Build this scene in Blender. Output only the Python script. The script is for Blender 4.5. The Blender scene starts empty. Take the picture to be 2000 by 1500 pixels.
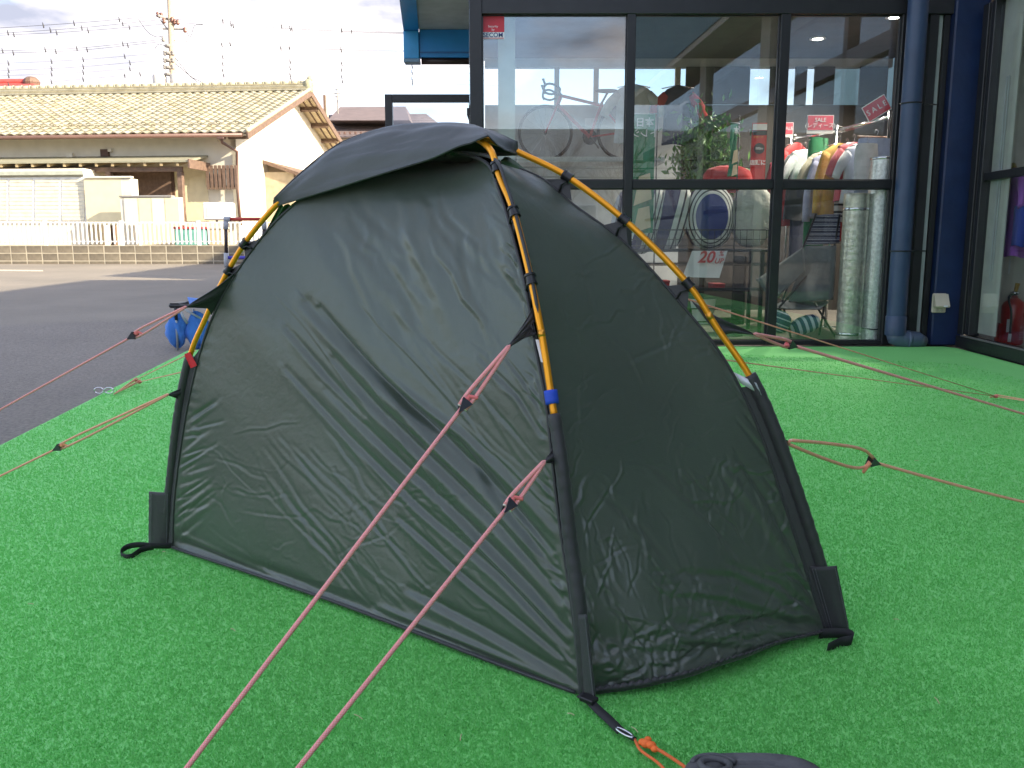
import bpy, bmesh, math, random
import numpy as np
from mathutils import Vector, Matrix, Euler
random.seed(7); rng = np.random.default_rng(7)
SC = bpy.context.scene
COL = SC.collection
R = math.radians

# ------------------------------------------------------------------ camera, world, sun, exposure
TH = R(9.2); FP = 1700.0; CH = 0.9
cam_d = bpy.data.cameras.new('camera'); cam = bpy.data.objects.new('camera', cam_d); COL.objects.link(cam)
cam.location = (0, 0, CH); cam.rotation_euler = (R(90)-TH, 0, 0)
cam_d.sensor_width = 36; cam_d.lens = 36*FP/2000; cam_d.clip_start = .05; cam_d.clip_end = 2000
SC.camera = cam
SUN_EL = 25.0; SUN_A = 24.0        # sun stands to the right (+X) and a little behind the camera (-Y)
W = bpy.data.worlds.new('World'); SC.world = W; W.use_nodes = True
nt = W.node_tree; nt.nodes.clear()
def N(t, typ, **kw):
    n = t.nodes.new(typ)
    for k, v in kw.items(): setattr(n, k, v)
    return n
sky = N(nt, 'ShaderNodeTexSky', sky_type='NISHITA'); sky.sun_disc = False
sky.sun_elevation = R(SUN_EL); sky.sun_rotation = R(90+SUN_A); sky.air_density = 1.0; sky.dust_density = 1.5
tc = N(nt, 'ShaderNodeTexCoord'); mp = N(nt, 'ShaderNodeMapping'); mp.inputs['Scale'].default_value = (1.0, 1.0, 2.6)
mp.inputs['Location'].default_value = (.62, .4, .25)
nz = N(nt, 'ShaderNodeTexNoise'); nz.inputs['Scale'].default_value = 3.3; nz.inputs['Detail'].default_value = 9; nz.inputs['Roughness'].default_value = .55
rp = N(nt, 'ShaderNodeValToRGB'); rp.color_ramp.elements[0].position = .44; rp.color_ramp.elements[1].position = .58
rp.color_ramp.elements[0].color = (0, 0, 0, 1); rp.color_ramp.elements[1].color = (1, 1, 1, 1)
nz2 = N(nt, 'ShaderNodeTexNoise'); nz2.inputs['Scale'].default_value = 5.5; nz2.inputs['Detail'].default_value = 7
cr = N(nt, 'ShaderNodeValToRGB')
cr.color_ramp.elements[0].position = .40; cr.color_ramp.elements[0].color = (.36, .38, .47, 1)
cr.color_ramp.elements[1].position = .60; cr.color_ramp.elements[1].color = (1.12, 1.03, 1.03, 1)
skm = N(nt, 'ShaderNodeMix', data_type='RGBA', blend_type='MULTIPLY'); skm.inputs[0].default_value = 1.0
skm.inputs[7].default_value = (.80, .78, .82, 1)
clm = N(nt, 'ShaderNodeVectorMath', operation='SCALE'); clm.inputs['Scale'].default_value = 3.0
mx = N(nt, 'ShaderNodeMix', data_type='RGBA'); bg = N(nt, 'ShaderNodeBackground'); bg.inputs['Strength'].default_value = .12
ow = N(nt, 'ShaderNodeOutputWorld'); L = nt.links.new
L(tc.outputs['Generated'], mp.inputs[0]); L(mp.outputs[0], nz.inputs['Vector']); L(mp.outputs[0], nz2.inputs['Vector'])
L(nz.outputs[0], rp.inputs[0]); L(nz2.outputs[0], cr.inputs[0]); L(cr.outputs[0], clm.inputs[0])
L(sky.outputs[0], skm.inputs[6]); L(skm.outputs[2], mx.inputs[6]); L(clm.outputs[0], mx.inputs[7]); L(rp.outputs[0], mx.inputs[0])
L(mx.outputs[2], bg.inputs[0]); L(bg.outputs[0], ow.inputs[0])
sun_d = bpy.data.lights.new('sun', 'SUN'); sun = bpy.data.objects.new('sun', sun_d); COL.objects.link(sun)
sun_d.energy = 2.6; sun_d.angle = R(.53); sun_d.color = (1, .87, .66)
e, a = R(SUN_EL), R(SUN_A)
sdir = Vector((math.cos(e)*math.cos(a), -math.cos(e)*math.sin(a), math.sin(e)))
sun.rotation_euler = sdir.to_track_quat('Z', 'Y').to_euler(); sun.location = (30, -10, 30)
SC.view_settings.view_transform = 'Standard'; SC.view_settings.look = 'None'; SC.view_settings.gamma = 1
SC.view_settings.use_curve_mapping = False; SC.view_settings.exposure = 2.35
SC.cycles.max_bounces = 8; SC.cycles.transparent_max_bounces = 24

# ------------------------------------------------------------------ camera maths (2000x1500 photo pixels <-> places in the scene)
cT, sT = math.cos(TH), math.sin(TH)
CAMP = Vector((0, 0, CH))
def ray(u, v):
    xi = (u-1000)/FP; yi = (750-v)/FP
    return Vector((xi, cT+yi*sT, -sT+yi*cT))
def P(u, v, Y):
    d = ray(u, v); return CAMP + d*(Y/d.y)
def PG(u, v, z=0.0):
    d = ray(u, v); return CAMP + d*((z-CH)/d.z)
def PP(u, v, p0, n):
    d = ray(u, v); return CAMP + d*((Vector(p0)-CAMP).dot(n)/d.dot(n))
def proj(A):
    A = np.asarray(A, float); x = A[..., 0]; y = A[..., 1]; z = A[..., 2]-CH
    dep = y*cT - z*sT; up = y*sT + z*cT
    return np.stack([1000+FP*x/dep, 750-FP*up/dep], -1)

# ------------------------------------------------------------------ objects
def props(o, label=None, cat=None, group=None, kind=None):
    if label: o['label'] = label
    if cat: o['category'] = cat
    if group: o['group'] = group
    if kind: o['kind'] = kind
    return o
def thing(name, label, cat, loc=(0, 0, 0), rz=0, group=None):
    o = bpy.data.objects.new(name, None); COL.objects.link(o); o.location = loc; o.rotation_euler = (0, 0, rz)
    o.empty_display_size = .1
    return props(o, label, cat, group)
def copy_tree(o, parent=None):
    c = o.copy(); COL.objects.link(c); c.parent = parent
    for ch in list(o.children): copy_tree(ch, c)
    return c
def base(o):
    b = Vector((0, 0, 0))
    while o is not None: b += Vector(o.location); o = o.parent
    return b

class MB:
    def __init__(s): s.v = []; s.f = []; s.uv = {}; s.n = 0
    def add(s, vs, fs, uvs=None):
        n = len(s.v); s.v += [tuple(x) for x in vs]
        for i, f in enumerate(fs):
            if uvs is not None: s.uv[len(s.f)] = uvs[i]
            s.f.append(tuple(n+j for j in f))
        return s
    def box(s, p0, p1, M=None):
        x0, y0, z0 = p0; x1, y1, z1 = p1
        vs = [Vector(q) for q in ((x0,y0,z0),(x1,y0,z0),(x1,y1,z0),(x0,y1,z0),(x0,y0,z1),(x1,y0,z1),(x1,y1,z1),(x0,y1,z1))]
        if M is not None: vs = [M @ q for q in vs]
        return s.add(vs, [(0,3,2,1),(4,5,6,7),(0,1,5,4),(1,2,6,5),(2,3,7,6),(3,0,4,7)])
    def bbox(s, p0, p1, b=.004, M=None):           # box with bevelled vertical+horizontal edges (chamfer)
        bm = bmesh.new(); bmesh.ops.create_cube(bm, size=1)
        for q in bm.verts:
            q.co = Vector([(p0[i]+p1[i])/2 + q.co[i]*(p1[i]-p0[i]) for i in range(3)])
        bmesh.ops.bevel(bm, geom=bm.edges[:], offset=b, segments=1, affect='EDGES')
        vs = [q.co.copy() for q in bm.verts]; fs = [[q.index for q in f.verts] for f in bm.faces]
        bm.free()
        if M is not None: vs = [M @ q for q in vs]
        return s.add(vs, fs)
    def hexa(s, c8): return s.add(c8, [(0,3,2,1),(4,5,6,7),(0,1,5,4),(1,2,6,5),(2,3,7,6),(3,0,4,7)])
    def prism(s, poly, ex):
        ex = Vector(ex); n = len(poly); a_ = [Vector(p) for p in poly]
        fs = [tuple(range(n))[::-1], tuple(range(n, 2*n))] + [(i, (i+1) % n, n+(i+1) % n, n+i) for i in range(n)]
        return s.add(a_+[p+ex for p in a_], fs)
    def tube(s, pts, r, n=8, closed=False, cap=True, flat=None):
        pts = [Vector(p) for p in pts]; m = len(pts)
        rs = r if hasattr(r, '__len__') else [r]*m
        vs = []; ln = [0.0]
        for i in range(1, m): ln.append(ln[-1]+(pts[i]-pts[i-1]).length)
        up = None
        for i, p in enumerate(pts):
            if closed: t = pts[(i+1) % m]-pts[i-1]
            else: t = pts[min(i+1, m-1)]-pts[max(i-1, 0)]
            t.normalize()
            if up is None:
                up = Vector((0, 0, 1)) if abs(t.z) < .9 else Vector((1, 0, 0))
            x = up.cross(t)
            if x.length < 1e-6: x = Vector((1, 0, 0)).cross(t)
            x.normalize(); y = t.cross(x); up = y
            for k in range(n):
                an = 2*math.pi*k/n
                fx, fy = (1, 1) if flat is None else flat
                vs.append(p+(x*math.cos(an)*fx+y*math.sin(an)*fy)*rs[i])
        fs = []; uv = []
        for i in range(m if closed else m-1):
            j = (i+1) % m
            la, lb = ln[i], (ln[j] if j else ln[-1]+(pts[0]-pts[-1]).length)
            for k in range(n):
                k2 = (k+1) % n; fs.append((i*n+k, i*n+k2, j*n+k2, j*n+k))
                uv.append(((la, k/n), (la, (k+1)/n), (lb, (k+1)/n), (lb, k/n)))
        if cap and not closed:
            fs.append(tuple(range(n))[::-1]); uv.append([(0, 0)]*n)
            fs.append(tuple(range((m-1)*n, m*n))); uv.append([(0, 0)]*n)
        return s.add(vs, fs, uv)
    def lathe(s, prof, c=(0, 0, 0), n=20, M=None, cap=True):
        c = Vector(c); vs = []
        for (r, z) in prof:
            for k in range(n):
                an = 2*math.pi*k/n; q = Vector((r*math.cos(an), r*math.sin(an), z))
                vs.append(c + (M @ q if M is not None else q))
        fs = [(i*n+k, i*n+(k+1) % n, (i+1)*n+(k+1) % n, (i+1)*n+k) for i in range(len(prof)-1) for k in range(n)]
        if cap: fs += [tuple(range(n))[::-1], tuple(range((len(prof)-1)*n, len(prof)*n))]
        return s.add(vs, fs)
    def grid(s, G, closed_u=False, uv=False):
        h, w = len(G), len(G[0]); vs = [G[i][j] for i in range(h) for j in range(w)]
        fs = []; u_ = []
        for i in range(h-1):
            for j in range(w if closed_u else w-1):
                j2 = (j+1) % w; fs.append((i*w+j, i*w+j2, (i+1)*w+j2, (i+1)*w+j))
                u_.append(((j/(w-1), i/(h-1)), ((j+1)/(w-1), i/(h-1)), ((j+1)/(w-1), (i+1)/(h-1)), (j/(w-1), (i+1)/(h-1))))
        return s.add(vs, fs, u_ if uv else None)
    def blob(s, c, rad, n=16, m=10, e=1.0, M=None, fn=None):
        vs = []
        def sp(x, p): return math.copysign(abs(x)**p, x)
        for i in range(m+1):
            ph = -math.pi/2+math.pi*i/m
            for k in range(n):
                an = 2*math.pi*k/n
                q = Vector((rad[0]*sp(math.cos(ph), e)*sp(math.cos(an), e), rad[1]*sp(math.cos(ph), e)*sp(math.sin(an), e), rad[2]*sp(math.sin(ph), e)))
                if fn: q = fn(q, ph, an)
                if M is not None: q = M @ q
                vs.append(Vector(c)+q)
        fs = [(i*n+k, i*n+(k+1) % n, (i+1)*n+(k+1) % n, (i+1)*n+k) for i in range(m) for k in range(n)]
        return s.add(vs, fs)
    def build(s, name, mat, parent=None, smooth=False, label=None, local=False, kind=None, group=None, cat=None, split=None):
        me = bpy.data.meshes.new(name); b = Vector((0, 0, 0)) if (local or parent is None) else base(parent)
        me.from_pydata([(q[0]-b.x, q[1]-b.y, q[2]-b.z) for q in s.v], [], s.f)
        if s.uv:
            ul = me.uv_layers.new(name='UVMap').data
            for p in me.polygons:
                uu = s.uv.get(p.index)
                if uu:
                    for k, li in enumerate(p.loop_indices): ul[li].uv = uu[k]
        me.validate(); me.materials.append(mat)
        if smooth:
            me.shade_smooth()
            if split: me.set_sharp_from_angle(angle=R(split))
        o = bpy.data.objects.new(name, me); COL.objects.link(o); o.parent = parent
        return props(o, label, cat, group, kind)

def spline(pts, n):
    """Catmull-Rom through pts resampled to n points by arc length."""
    A = np.array([tuple(p) for p in pts], float); m = len(A)
    E = np.vstack([2*A[0]-A[1], A, 2*A[-1]-A[-2]]); out = []
    for i in range(m-1):
        p0, p1, p2, p3 = E[i], E[i+1], E[i+2], E[i+3]
        for t in np.linspace(0, 1, 24, endpoint=False):
            out.append(.5*((2*p1)+(-p0+p2)*t+(2*p0-5*p1+4*p2-p3)*t*t+(-p0+3*p1-3*p2+p3)*t**3))
    out.append(A[-1]); out = np.array(out)
    d = np.concatenate([[0], np.cumsum(np.linalg.norm(np.diff(out, axis=0), axis=1))])
    t = np.linspace(0, d[-1], n)
    return np.stack([np.interp(t, d, out[:, k]) for k in range(A.shape[1])], -1)

# ------------------------------------------------------------------ materials
def mat(name, col, rough=.6, metal=0., var=.12, scale=6., bump=0., bscale=60., spec=.5, col2=None, coord='Object', detail=5, coat=0., sheen=0.):
    m = bpy.data.materials.new(name); m.use_nodes = True; t = m.node_tree; b = t.nodes['Principled BSDF']
    b.inputs['Roughness'].default_value = rough; b.inputs['Metallic'].default_value = metal
    b.inputs['Specular IOR Level'].default_value = spec; b.inputs['Coat Weight'].default_value = coat
    b.inputs['Sheen Weight'].default_value = sheen
    c = N(t, 'ShaderNodeTexCoord')
    n = N(t, 'ShaderNodeTexNoise'); n.inputs['Scale'].default_value = scale; n.inputs['Detail'].default_value = detail
    t.links.new(c.outputs[coord], n.inputs['Vector'])
    r = N(t, 'ShaderNodeValToRGB'); r.color_ramp.elements[0].position = .3; r.color_ramp.elements[1].position = .7
    c2 = col2 if col2 else tuple(min(1, x*(1+var)) for x in col)
    c1 = col if col2 else tuple(x*(1-var) for x in col)
    r.color_ramp.elements[0].color = (*c1, 1); r.color_ramp.elements[1].color = (*c2, 1)
    t.links.new(n.outputs[0], r.inputs[0]); t.links.new(r.outputs[0], b.inputs['Base Color'])
    if bump:
        n2 = N(t, 'ShaderNodeTexNoise'); n2.inputs['Scale'].default_value = bscale; n2.inputs['Detail'].default_value = 4
        t.links.new(c.outputs[coord], n2.inputs['Vector'])
        bp = N(t, 'ShaderNodeBump'); bp.inputs['Strength'].default_value = bump; bp.inputs['Distance'].default_value = .5/bscale
        t.links.new(n2.outputs[0], bp.inputs['Height']); t.links.new(bp.outputs[0], b.inputs['Normal'])
    return m
def emis(name, col, s):
    m = bpy.data.materials.new(name); m.use_nodes = True; b = m.node_tree.nodes['Principled BSDF']
    b.inputs['Emission Color'].default_value = (*col, 1); b.inputs['Emission Strength'].default_value = s; return m
def stripes(name, cols, freq, axis='X', rough=.8, coord='Object', expr=None):
    """repeating stripes of the given (position, colour) steps along an object axis"""
    m = bpy.data.materials.new(name); m.use_nodes = True; t = m.node_tree; b = t.nodes['Principled BSDF']
    b.inputs['Roughness'].default_value = rough
    c = N(t, 'ShaderNodeTexCoord'); s = N(t, 'ShaderNodeSeparateXYZ'); t.links.new(c.outputs[coord], s.inputs[0])
    src = s.outputs[axis] if axis in 'XYZ' else None
    if axis == 'R':
        ln = N(t, 'ShaderNodeVectorMath', operation='LENGTH'); mp_ = N(t, 'ShaderNodeMapping'); mp_.inputs['Scale'].default_value = (1, 0, .72)
        t.links.new(c.outputs[coord], mp_.inputs[0]); t.links.new(mp_.outputs[0], ln.inputs[0]); src = ln.outputs['Value']
    mu = N(t, 'ShaderNodeMath', operation='MULTIPLY'); mu.inputs[1].default_value = freq
    fr = N(t, 'ShaderNodeMath', operation='FRACT'); t.links.new(src, mu.inputs[0]); t.links.new(mu.outputs[0], fr.inputs[0])
    r = N(t, 'ShaderNodeValToRGB'); r.color_ramp.interpolation = 'CONSTANT'
    while len(r.color_ramp.elements) < len(cols): r.color_ramp.elements.new(.5)
    for el, (p, q) in zip(r.color_ramp.elements, cols): el.position = p; el.color = (*q, 1)
    t.links.new(fr.outputs[0], r.inputs[0]); t.links.new(r.outputs[0], b.inputs['Base Color'])
    return m
def glass(name, fac=.10, tint=(.93, .95, .94)):
    m = bpy.data.materials.new(name); m.use_nodes = True; t = m.node_tree; t.nodes.clear()
    o = N(t, 'ShaderNodeOutputMaterial'); mxs = N(t, 'ShaderNodeMixShader'); tr = N(t, 'ShaderNodeBsdfTransparent'); gl = N(t, 'ShaderNodeBsdfGlossy')
    tr.inputs[0].default_value = (*tint, 1); gl.inputs['Roughness'].default_value = 0.0; gl.inputs['Color'].default_value = (.95, .97, 1, 1)
    lw = N(t, 'ShaderNodeLayerWeight'); lw.inputs['Blend'].default_value = .5
    pw = N(t, 'ShaderNodeMath', operation='POWER'); pw.inputs[1].default_value = 4
    mr = N(t, 'ShaderNodeMapRange'); mr.inputs['To Min'].default_value = fac; mr.inputs['To Max'].default_value = .9
    t.links.new(lw.outputs['Facing'], pw.inputs[0]); t.links.new(pw.outputs[0], mr.inputs[0]); t.links.new(mr.outputs[0], mxs.inputs[0])
    t.links.new(tr.outputs[0], mxs.inputs[1]); t.links.new(gl.outputs[0], mxs.inputs[2]); t.links.new(mxs.outputs[0], o.inputs[0])
    return m

def text(body, size, mt, parent, M, ext=.0008, align='CENTER', bold=0., name='lettering'):
    cu = bpy.data.curves.new(name, 'FONT'); cu.body = body; cu.size = size; cu.extrude = ext; cu.align_x = align; cu.align_y = 'CENTER'; cu.offset = bold
    cu.resolution_u = 3
    o = bpy.data.objects.new(name, cu); COL.objects.link(o)
    dg = bpy.context.evaluated_depsgraph_get(); me = bpy.data.meshes.new_from_object(o.evaluated_get(dg))
    bpy.data.objects.remove(o); bpy.data.curves.remove(cu)
    b = base(parent) if parent else Vector((0, 0, 0))
    me.transform(Matrix.Translation(-b) @ M); me.materials.clear(); me.materials.append(mt)
    o = bpy.data.objects.new(name, me); COL.objects.link(o); o.parent = parent
    return o
def face_cam(c, tilt=0, yaw=0):      # text plane upright, facing -Y
    return Matrix.Translation(Vector(c)) @ Matrix.Rotation(yaw, 4, 'Z') @ Matrix.Rotation(R(90), 4, 'X') @ Matrix.Rotation(tilt, 4, 'Z')

def bark(name, c1, c2): return mat(name, c1, .9, col2=c2, scale=9, bump=.5, bscale=40)

M_black = mat('black painted aluminium', (.014, .014, .016), .42, bump=.08, bscale=30, var=.2)
M_webbing = mat('black webbing', (.018, .018, .02), .75, bump=.4, bscale=600)
M_blkplastic = mat('black plastic', (.014, .014, .015), .35)
M_pole = mat('orange anodised aluminium', (.90, .36, .015), .30, metal=.55, var=.08)
M_chrome = mat('chrome', (.72, .72, .73), .16, metal=1)
M_red = mat('red enamel', (.45, .012, .012), .28, coat=.4)
M_blue = mat('blue tape', (.015, .07, .55), .6)
M_redtape = mat('red tape', (.62, .015, .02), .6)
M_white = mat('white', (.72, .72, .72), .6)
M_silver = mat('silver tape', (.62, .64, .66), .45, metal=.3)
# ------------------------------------------------------------------ turf and ground
def turf_material(pile=False):
    m = bpy.data.materials.new('green artificial turf'); m.use_nodes = True; t = m.node_tree; b = t.nodes['Principled BSDF']
    b.inputs['Roughness'].default_value = .75; b.inputs['Specular IOR Level'].default_value = .25
    c = N(t, 'ShaderNodeTexCoord')
    n1 = N(t, 'ShaderNodeTexNoise'); n1.inputs['Scale'].default_value = 310; n1.inputs['Detail'].default_value = 3
    n2 = N(t, 'ShaderNodeTexNoise'); n2.inputs['Scale'].default_value = 1.3; n2.inputs['Detail'].default_value = 6
    for n in (n1, n2): t.links.new(c.outputs['Object'], n.inputs['Vector'])
    r = N(t, 'ShaderNodeValToRGB'); r.color_ramp.elements[0].position = .34; r.color_ramp.elements[1].position = .66
    r.color_ramp.elements[0].color = (.17, .60, .15, 1); r.color_ramp.elements[1].color = (.30, .78, .25, 1)
    t.links.new(n1.outputs[0], r.inputs[0])
    r2 = N(t, 'ShaderNodeValToRGB'); r2.color_ramp.elements[0].position = .35; r2.color_ramp.elements[1].position = .7
    r2.color_ramp.elements[0].color = (.94, .94, .94, 1); r2.color_ramp.elements[1].color = (1, 1, 1, 1)
    t.links.new(n2.outputs[0], r2.inputs[0])
    x = N(t, 'ShaderNodeMix', data_type='RGBA', blend_type='MULTIPLY'); x.inputs[0].default_value = 1
    t.links.new(r.outputs[0], x.inputs[6]); t.links.new(r2.outputs[0], x.inputs[7]); t.links.new(x.outputs[2], b.inputs['Base Color'])
    tl_ = N(t, 'ShaderNodeBsdfTranslucent'); ms_ = N(t, 'ShaderNodeMixShader'); ms_.inputs[0].default_value = .38 if pile else 0.
    t.links.new(x.outputs[2], tl_.inputs[0]); t.links.new(b.outputs[0], ms_.inputs[1]); t.links.new(tl_.outputs[0], ms_.inputs[2]); t.links.new(ms_.outputs[0], t.nodes['Material Output'].inputs[0])
    bp = N(t, 'ShaderNodeBump'); bp.inputs['Strength'].default_value = .35; bp.inputs['Distance'].default_value = .004
    t.links.new(n1.outputs[0], bp.inputs['Height']); t.links.new(bp.outputs[0], b.inputs['Normal'])
    return m
M_turf = turf_material(); M_pile = turf_material(True)
TURF = [(-1.75, -.6), (-2.30, 3.77), (-2.75, 7.32), (-2.55, 7.5), (-.5, 7.5), (-.45, 7.62), (3.80, 7.62), (3.86, 7.5), (3.42, -.6)]
mb = MB(); mb.prism([(x, y, -.035) for x, y in TURF], (0, 0, .035)); turf = mb.build('turf', M_turf, kind='structure')
def turf_pile():
    n = 640000
    # density falls with distance from the viewer's side: pile is only told apart near by
    r = 1.0 + 6.3*rng.random(n*2)**1.6
    an = rng.uniform(R(-37), R(37), n*2); x = r*np.sin(an); y = r*np.cos(an)
    k = (y < 7.4) & (x > -1.74-.126*(y+.6)) & (x < 3.4) & (y > .75) & (rng.random(n*2) < np.clip(1.25-(r-1)/6.3, 0, 1)); x = x[k][:n]; y = y[k][:n]; m_ = len(x)
    h = rng.uniform(.004, .008, m_)*(1+.02*(y-1)); w = rng.uniform(.0009, .0017, m_)*(1+.35*(y-1))
    th = rng.uniform(0, 2*np.pi, m_); le = rng.uniform(.15, .95, m_)*h; la = rng.uniform(0, 2*np.pi, m_)
    dx, dy = np.cos(th)*w, np.sin(th)*w
    V = np.zeros((m_, 3, 3), np.float32)
    V[:, 0] = np.stack([x-dx, y-dy, np.zeros(m_)], 1); V[:, 1] = np.stack([x+dx, y+dy, np.zeros(m_)], 1)
    V[:, 2] = np.stack([x+np.cos(la)*le, y+np.sin(la)*le, h], 1)
    me = bpy.data.meshes.new('turf_pile'); me.vertices.add(m_*3); me.loops.add(m_*3); me.polygons.add(m_)
    me.vertices.foreach_set('co', V.ravel()); me.loops.foreach_set('vertex_index', np.arange(m_*3, dtype=np.int32))
    me.polygons.foreach_set('loop_start', np.arange(0, m_*3, 3, dtype=np.int32)); me.update(); me.validate()
    me.materials.append(M_pile)
    o = bpy.data.objects.new('turf_pile', me); COL.objects.link(o); o.parent = turf; o['kind'] = 'stuff'
    # a few straws and bits blown onto the turf
    s = MB()
    for (u, v) in [(455, 1230), (1115, 1395), (1830, 1368), (1575, 1130), (1660, 960), (1790, 900), (585, 700), (1240, 1425), (320, 1078), (1710, 760), (1895, 980), (1600, 820), (900, 1440), (700, 1400), (60, 1180), (1750, 1210)]:
        p = PG(u, v, .010); d = Vector((math.cos(u), math.sin(u), .15)).normalized()*(.006+.006*random.random())
        s.tube([p-d, p+Vector((0, 0, .002)), p+d], .0009, 4)
    s.build('turf_litter', mat('dry straw', (.55, .45, .28), .8), turf, kind='stuff')
turf_pile()

# ------------------------------------------------------------------ tent
def fabric_material(name, col, rough=.42, ripx=260.):
    m = bpy.data.materials.new(name); m.use_nodes = True; t = m.node_tree; b = t.nodes['Principled BSDF']
    b.inputs['Specular IOR Level'].default_value = .75; b.inputs['Sheen Weight'].default_value = .15; b.inputs['Sheen Roughness'].default_value = .4
    c = N(t, 'ShaderNodeTexCoord')
    n = N(t, 'ShaderNodeTexNoise'); n.inputs['Scale'].default_value = 3.; n.inputs['Detail'].default_value = 6
    t.links.new(c.outputs['Object'], n.inputs['Vector'])
    r = N(t, 'ShaderNodeValToRGB'); r.color_ramp.elements[0].position = .3; r.color_ramp.elements[1].position = .7
    r.color_ramp.elements[0].color = (*[x*.86 for x in col], 1); r.color_ramp.elements[1].color = (*[x*1.14 for x in col], 1)
    t.links.new(n.outputs[0], r.inputs[0]); t.links.new(r.outputs[0], b.inputs['Base Color'])
    rr = N(t, 'ShaderNodeMapRange'); rr.inputs['To Min'].default_value = rough-.07; rr.inputs['To Max'].default_value = rough+.09
    t.links.new(n.outputs[0], rr.inputs[0]); t.links.new(rr.outputs[0], b.inputs['Roughness'])
    # ripstop weave: fine raised grid in UV metres plus small-scale crinkle
    uv = N(t, 'ShaderNodeSeparateXYZ'); t.links.new(c.outputs['UV'], uv.inputs[0]); hs = []
    for ax in ('X', 'Y'):
        mu = N(t, 'ShaderNodeMath', operation='MULTIPLY'); mu.inputs[1].default_value = ripx; t.links.new(uv.outputs[ax], mu.inputs[0])
        fr = N(t, 'ShaderNodeMath', operation='PINGPONG'); fr.inputs[1].default_value = .5; t.links.new(mu.outputs[0], fr.inputs[0])
        lt = N(t, 'ShaderNodeMath', operation='LESS_THAN'); lt.inputs[1].default_value = .12; t.links.new(fr.outputs[0], lt.inputs[0]); hs.append(lt)
    mxm = N(t, 'ShaderNodeMath', operation='MAXIMUM'); t.links.new(hs[0].outputs[0], mxm.inputs[0]); t.links.new(hs[1].outputs[0], mxm.inputs[1])
    n2 = N(t, 'ShaderNodeTexNoise'); n2.inputs['Scale'].default_value = 38; n2.inputs['Detail'].default_value = 4; n2.inputs['Distortion'].default_value = .6
    t.links.new(c.outputs['Object'], n2.inputs['Vector'])
    b1 = N(t, 'ShaderNodeBump'); b1.inputs['Strength'].default_value = .35; b1.inputs['Distance'].default_value = .0006
    b2 = N(t, 'ShaderNodeBump'); b2.inputs['Strength'].default_value = .16; b2.inputs['Distance'].default_value = .006
    t.links.new(mxm.outputs[0], b1.inputs['Height']); t.links.new(n2.outputs[0], b2.inputs['Height'])
    t.links.new(b2.outputs[0], b1.inputs['Normal']); t.links.new(b1.outputs[0], b.inputs['Normal'])
    return m
M_fab = fabric_material('dark olive ripstop nylon', (.048, .066, .046), .31)
M_cover = fabric_material('sky tinted olive cover nylon', (.050, .058, .060), .46)  # bluish sky reflection put into the cover's base colour
M_edge = fabric_material('black reinforcement nylon', (.015, .015, .017), .5)
M_inner = mat('green inner fabric', (.02, .07, .03), .7)

T1, T2, T3 = PG(1145, 1358), PG(335, 1068), PG(1625, 1235)
T4 = T2+T3-T1; TC = (T2+T3)/2
nA = (T3-T2).cross(Vector((0, 0, 1))).normalized(); nB = (T4-T1).cross(Vector((0, 0, 1))).normalized()
def onA(u, v): return PP(u, v, T2, nA)
def onB(u, v): return PP(u, v, T1, nB)
apex = onA(862, 262)
apex = Vector((TC.x, TC.y, apex.z))
poleA_px = [(322, 1062), (332, 960), (350, 800), (372, 692), (400, 625), (437, 545), (483, 468), (548, 392), (640, 312), (705, 280), (775, 264), (862, 261), (950, 272), (1040, 310), (1108, 345), (1220, 430), (1340, 550), (1400, 640), (1470, 745), (1525, 872), (1583, 1040), (1625, 1180), (1642, 1240)]
poleA = [onA(*p) for p in poleA_px]
poleB_px = [(1146, 1356), (1133, 1200), (1113, 1050), (1096, 900), (1078, 782), (1060, 665), (1037, 547), (1003, 412), (975, 345), (953, 286)]
Bn = [onB(*p) for p in poleB_px]
Bf = [Vector((2*TC.x-q.x, 2*TC.y-q.y, q.z)) for q in Bn][::-1]
poleB = Bn+[Vector((TC.x, TC.y, apex.z-.004))]+Bf

tent = thing('tent', 'dark olive dome tent with orange poles pitched on the green turf', 'tent', (TC.x, TC.y, 0))
def sub_curve(pts, t0, t1, n, N_=400):
    S = spline(pts, N_); return spline(S[int(t0*(N_-1)):int(t1*(N_-1))+1][::4], n)
def down(pts, dz, inw=0.0, ref=None):
    return [Vector((q[0], q[1], max(.0, q[2]-dz))) for q in pts]

SA = spline(poleA, 400); SB = spline(poleB, 400)
def idx_at(S, z, first=True):
    r_ = range(len(S)) if first else range(len(S)-1, -1, -1)
    for i in r_:
        if S[i][2] > z: return i
# bare orange shafts, dark sleeves below, coloured tapes at the joint
def nearest(S, p): return int(np.argmin(np.linalg.norm(S-np.array(tuple(p)), axis=1)))
iL, iR = nearest(SA, onA(370, 694)), nearest(SA, onA(1470, 745)); iN = nearest(SB, onB(1078, 782)); iF = len(SB)-1-iN
MB().tube(spline(SA[iL-6:iR+7:6], 90), .0076, 12).build('pole', M_pole, tent, True)
MB().tube(spline(SB[iN-6:iF+7:6], 80), .0076, 12).build('pole', M_pole, tent, True)
ferr = mat('pole joint ferrule', (.80, .36, .05), .3, metal=.9)
for S_, i in ((SB, nearest(SB, onB(1058, 655))), (SA, nearest(SA, onA(1385, 615))), (SA, nearest(SA, onA(425, 570)))):
    MB().tube(S_[i-1:i+2], .0082, 12).build('pole_joint', ferr, tent, True)
def sleeve(S, name='pole_sleeve'):
    m_ = len(S); mb = MB(); mb.tube(S, [.0135+.0012*math.sin(i*1.9)*random.random()+.003*(1-i/m_) for i in range(m_)], 12)
    return mb.build(name, M_edge, tent, True)
sleeve(spline(SB[0:iN:5], 60)); sleeve(spline(SA[0:iL+2:3], 60)); sleeve(spline(SA[iR-2::3], 60)); sleeve(spline(SB[iF::5], 50))
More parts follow.
